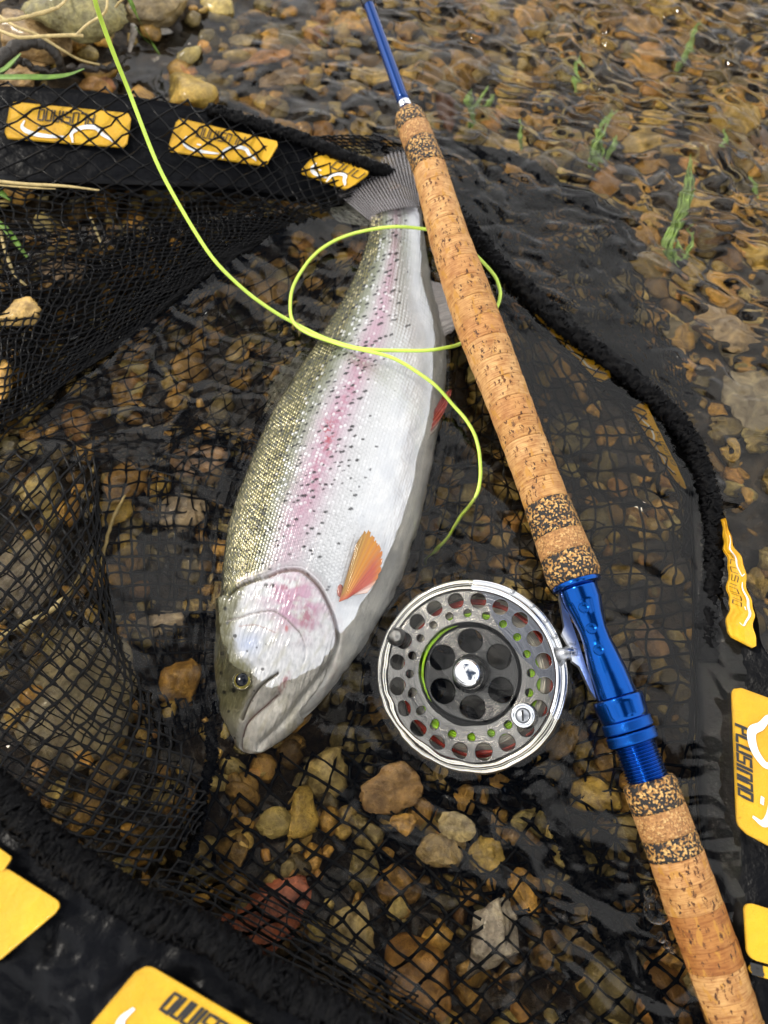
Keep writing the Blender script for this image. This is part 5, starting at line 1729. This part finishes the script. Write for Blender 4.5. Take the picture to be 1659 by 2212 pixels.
o = ob('fly_line', newmesh('fly_line', V, F, M_LINE), label='lime green fly line looping over the trout and under the cork grip', category='fishing line')

# ---------------------------------------------------------------- bank: straw, roots, blades, leaf, weed
M_STRAW = simple_bumpy('dry_straw', (0.50, 0.38, 0.16), 0.5, 300, .0003, var=.3)
M_ROOT = simple_bumpy('dark_root', (0.030, 0.024, 0.018), 0.5, 200, .0015, var=.5)
M_GRASS = simple_bumpy('grass_blade', (0.13, 0.24, 0.03), 0.4, 300, .0002, var=.3)
M_WEED = simple_bumpy('water_weed', (0.32, 0.50, 0.13), 0.5, 150, .0005, var=.4)
M_LEAF = simple_bumpy('brown_leaf', (0.12, 0.045, 0.015), 0.4, 200, .0005, var=.4)


def stem(name, pts, r_, m_, label, cat, n=60, group=None, wob=0.0):
    p_ = pathpx(pts, n)
    if wob:
        I = np.arange(n)
        p_ = p_ + wob * np.stack([perlin(I / 4., I * 0 + k, 90 + k) for k in range(3)], -1)
    V, F = tube(p_, np.interp(np.linspace(0, 1, n), np.linspace(0, 1, len(r_)), r_), 8)
    pr = dict(label=label, category=cat)
    if group:
        pr['group'] = group
    return ob(name, newmesh(name, V, F, m_), **pr)


stem('straw_stem', [(-20, 50, .060), (40, 40, .060), (90, 28, .058), (128, 14, .055), (150, -10, .052)], [.0009, .0010, .0012, .0009, .0006], M_STRAW, 'knobbly dry straw stem curving across the top left corner', 'straw', wob=.0003)
stem('straw_stem', [(-20, 58, .060), (20, 74, .060), (45, 81, .059), (100, 78, .058), (165, 76, .056), (180, 78, .055)], [.0008, .0010, .0009, .0010, .0009], M_STRAW, 'forked dry straw, lower arm reaching in from the left edge', 'straw')
stem('straw_stem', [(163, 77, .056), (190, 52, .060), (222, 32, .064), (231, 15, .068), (231, -10, .07)], [.0007, .0008, .0007], M_STRAW, 'dry straw stem bending up behind the lime line', 'straw')
stem('straw_stem', [(-10, 28, .05), (30, 55, .05), (80, 75, .046), (130, 105, .038), (170, 128, .028), (215, 140, .022)], [.0009, .0008, .0006], M_STRAW, 'thin straw slanting down to the roots', 'straw')
stem('straw_stem', [(250, 15, .05), (258, 5, .055), (270, -5, .06)], [.0007, .0006], M_STRAW, 'short straw tip right of the lime line', 'straw')
stem('straw_stem', [(-10, 5, .06), (12, -5, .06)], [.0012, .001], M_STRAW, 'pale straw stub in the very corner', 'straw')
stem('straw_stem', [(-20, 390, .030), (60, 398, .028), (140, 402, .026), (222, 412, .022)], [.0009, .0009, .0004], M_STRAW, 'long straw lying on the netting below the band', 'straw')
stem('straw_stem', [(-20, 398, .028), (60, 405, .027), (120, 408, .025)], [.0005, .0005, .0003], M_STRAW, 'thin straw just below the long one', 'straw')
stem('straw_stem', [(0, 490, .016), (8, 530, .014), (30, 590, .012), (60, 620, .010)], [.0010, .0010, .0006], M_STRAW, 'short straw at the left edge under netting', 'straw')
stem('straw_stem', [(195, 470, .014), (210, 505, .010), (225, 540, .006)], [.0008, .0006], M_STRAW, 'short yellow straw behind the netting', 'straw')
stem('straw_stem', [(-20, 1385, .004), (40, 1352, .004), (90, 1330, .002), (120, 1310, .0), (165, 1260, -.004), (190, 1210, -.004)], [.0012, .0013, .0012, .0010], M_STRAW, 'yellow twig under the near netting', 'twig', wob=.0008)
stem('straw_stem', [(270, 1070, -.010), (245, 1120, -.008), (225, 1190, -.006), (215, 1250, -.006)], [.0008, .001, .0008], M_STRAW, 'curved yellow straw under the square netting', 'straw', wob=.0004)
stem('root', [(-20, 150, .040), (10, 120, .042), (40, 98, .042), (80, 92, .040), (110, 105, .036), (130, 135, .028), (135, 160, .020)], [.0036, .0038, .0034, .0028, .002], M_ROOT, 'thick black root arching over the ochre rock', 'root', wob=.0012)
stem('root', [(-10, 165, .034), (15, 140, .036), (40, 130, .034), (70, 145, .030), (100, 155, .026), (140, 150, .022), (200, 152, .016)], [.0022, .0026, .0020, .0014, .001], M_ROOT, 'thin black root running right below the arching one', 'root', wob=.0018)
stem('root', [(120, 152, .024), (170, 146, .020), (230, 148, .014), (262, 130, .012), (280, 120, .010)], [.0016, .0018, .0020, .001], M_ROOT, 'crusty root end near the lime line', 'root', wob=.0022)
stem('root', [(280, 112, .012), (284, 90, .016), (290, 65, .022), (286, 55, .024)], [.0010, .0018, .0022, .0014], simple_bumpy('bleached_wood', (0.36, 0.32, 0.27), .6, 300, .001), 'bleached upright twig stub right of the lime line', 'twig', wob=.0006)


def blade(name, pts, w, m_, label, cat, n=40, group=None, frill=0.0, seed=0):
    q_ = cr(pts, n)
    c = PA(q_[:, 0], q_[:, 1], q_[:, 2])
    t = np.gradient(c, axis=0); t /= np.linalg.norm(t, axis=1, keepdims=True)
    s = np.cross(t, [0.1, -0.2, 1.0]); s /= np.linalg.norm(s, axis=1, keepdims=True)
    ww = np.interp(np.linspace(0, 1, n), np.linspace(0, 1, len(w)), w)
    I = np.arange(n)
    wl = ww * (1 + frill * perlin(I / 1.7, I * 0 + 3, seed)); wr = ww * (1 + frill * perlin(I / 1.7, I * 0 + 9, seed + 1))
    L = c - s * wl[:, None]; Rr = c + s * wr[:, None]; M_ = c - np.array([0, 0, 1]) * ww[:, None] * .35
    B = c - np.array([0, 0, 1]) * (ww[:, None] * .35 + .0004)
    V = np.stack([L, M_, Rr, B], 1).reshape(-1, 3)
    F = gridfaces(n, 4, wrapv=True)
    pr = dict(label=label, category=cat)
    if group:
        pr['group'] = group
    return ob(name, newmesh(name, V, F, m_), **pr)


blade('grass_blade', [(-20, 166, .050), (60, 166, .052), (110, 166, .050), (150, 160, .048), (182, 148, .044)], [.0018, .0019, .0014, .0003], M_GRASS, 'bright green grass blade above the net band pointing right', 'grass blade')
blade('grass_blade', [(-20, 160, .040), (10, 148, .042), (30, 130, .044), (45, 115, .046)], [.0014, .0016, .0004], M_GRASS, 'short dark green blade by the roots', 'grass blade')
blade('grass_blade', [(272, -20, .05), (290, 20, .040), (310, 60, .026), (330, 95, .012), (345, 118, .004)], [.0012, .0016, .0016, .0003], M_GRASS, 'dark green grass blade slanting down to the water right of the lime line', 'grass blade')
blade('grass_blade', [(290, 55, .03), (305, 75, .02), (325, 95, .010)], [.0006, .0008, .0004], M_GRASS, 'tiny side blade beside the slanting one', 'grass blade')
blade('grass_blade', [(-20, 470, .020), (10, 492, .018), (40, 530, .014), (62, 560, .010)], [.0016, .0018, .0006], M_GRASS, 'green blade under netting at the left edge', 'grass blade')
blade('grass_blade', [(-20, 408, .022), (0, 415, .022), (22, 432, .018)], [.0020, .0022, .0006], M_GRASS, 'green blade tip at the left edge below the band', 'grass blade')
blade('leaf', [(950, 195, -.012), (958, 215, -.010), (966, 245, -.009), (972, 285, -.012)], [.0012, .0062, .0066, .0008], M_LEAF, 'dark red brown leaf under water right of the rod', 'leaf')
WEEDS = [([(1020, 275, -.022), (1025, 240, -.012), (1035, 215, -.006), (1060, 190, -.004)], .0022, 'branched green weed sprig right of the grip top'),
         ([(1022, 250, -.016), (1012, 215, -.008), (1022, 190, -.004)], .0018, 'left arm of green weed right of the grip top'),
         ([(1030, 235, -.014), (1055, 225, -.008), (1070, 200, -.004)], .0016, 'right arm of green weed right of the grip top'),
         ([(1124, 325, -.016), (1125, 290, -.006), (1124, 255, -.002)], .0011, 'single thin yellow green weed blade'),
         ([(1283, 355, -.020), (1290, 320, -.012), (1302, 280, -.006), (1318, 235, -.002)], .0044, 'broad green weed frond in the riffle'),
         ([(1305, 345, -.020), (1325, 310, -.014), (1330, 290, -.012)], .0020, 'small frond beside the broad one'),
         ([(1455, 570, -.022), (1450, 530, -.014), (1470, 470, -.008), (1485, 400, -.004), (1488, 340, -.002)], .0056, 'tallest light green weed frond in the riffle'),
         ([(1475, 560, -.022), (1490, 520, -.016), (1495, 490, -.012)], .0026, 'small frond leaning on the tallest one'),
         ([(1250, 190, -.018), (1248, 160, -.012), (1250, 120, -.008)], .0022, 'faint green weed far out in the riffle'),
         ([(1470, 140, -.02), (1490, 100, -.014), (1510, 40, -.008)], .0030, 'pale weed at the far right of the riffle'),
         ([(1560, 320, -.02), (1570, 290, -.016), (1565, 270, -.014)], .0024, 'short weed tuft near the right edge'),
         ([(1640, 420, -.02), (1632, 390, -.016), (1625, 370, -.014)], .0026, 'weed tuft touching the right edge')]
for i, (pts, w, lab) in enumerate(WEEDS):
    rg = np.random.default_rng(300 + i)
    parts = []
    nf_ = int(3 + w * 2200)
    for k in range(nf_):
        pp = np.array(pts, float)
        pp[:, :2] += rg.normal(size=(len(pp), 2)) * w * 1300 * np.array([1.0, .8])
        pp[:, 2] += rg.normal(size=len(pp)) * .0015
        e_ = rg.uniform(.55, 1.0)
        q_ = cr(pp, 30)[: int(30 * e_) + 2]
        c = PA(q_[:, 0], q_[:, 1], np.minimum(q_[:, 2], -.001))
        I = np.arange(len(c))
        c = c + .0012 * np.stack([perlin(I / 3., I * 0 + k, 60 + i), perlin(I / 3., I * 0 + k, 70 + i), 0 * I], -1)
        t = np.gradient(c, axis=0); t /= np.linalg.norm(t, axis=1, keepdims=True) + 1e-12
        sd__ = np.cross(t, [rg.normal() * .6, rg.normal() * .6, 1.0]); sd__ /= np.linalg.norm(sd__, axis=1, keepdims=True)
        wd = rg.uniform(.0006, .0016) * np.sin(np.linspace(.3, math.pi - .1, len(c))) ** .6
        top = c + np.array([0, 0, .00015]); bot = c - np.array([0, 0, .00015])
        Vv = np.stack([c - sd__ * wd[:, None], bot, c + sd__ * wd[:, None], top], 1).reshape(-1, 3)
        parts.append((Vv, gridfaces(len(c), 4, wrapv=True)))
    V, F = join(parts)
    ob('water_weed', newmesh('water_weed', V, F, M_WEED), label=lab, category='water weed', group='water weeds in the riffle')

# bubbles by the butt cork
M_BUB = bpy.data.materials.new('bubble_film'); M_BUB.use_nodes = True
b_ = M_BUB.node_tree.nodes['Principled BSDF']
b_.inputs['Transmission Weight'].default_value = 1.0; b_.inputs['Roughness'].default_value = 0.02; b_.inputs['IOR'].default_value = 1.2
for i, (px, py, r_, lab) in enumerate([(1420, 1965, 30, 'largest air bubble beside the sunken butt cork'), (1405, 1930, 16, 'bubble just above the largest one'), (1428, 2025, 11, 'small bubble in the froth below the largest'),
                                       (1440, 2040, 9, 'tiny bubble in the froth'), (1452, 2052, 8, 'lowest bubble of the froth line')]):
    q_ = PA(px, py, 0); rr = r_ * PXM(px, py, 0)
    V, F = lathe([(rr * math.cos(t), rr * .55 * math.sin(t)) for t in np.linspace(0, math.pi / 2, 9)] + [(1e-6, rr * .55)], 28, q_, (0, 0, 1))
    ob('bubble', newmesh('bubble', V, F, M_BUB), label=lab, category='bubble', group='bubbles beside the butt cork')
print('objects', len(bpy.data.objects), 'tris', sum(len(o.data.polygons) for o in bpy.data.objects if o.type == 'MESH'))
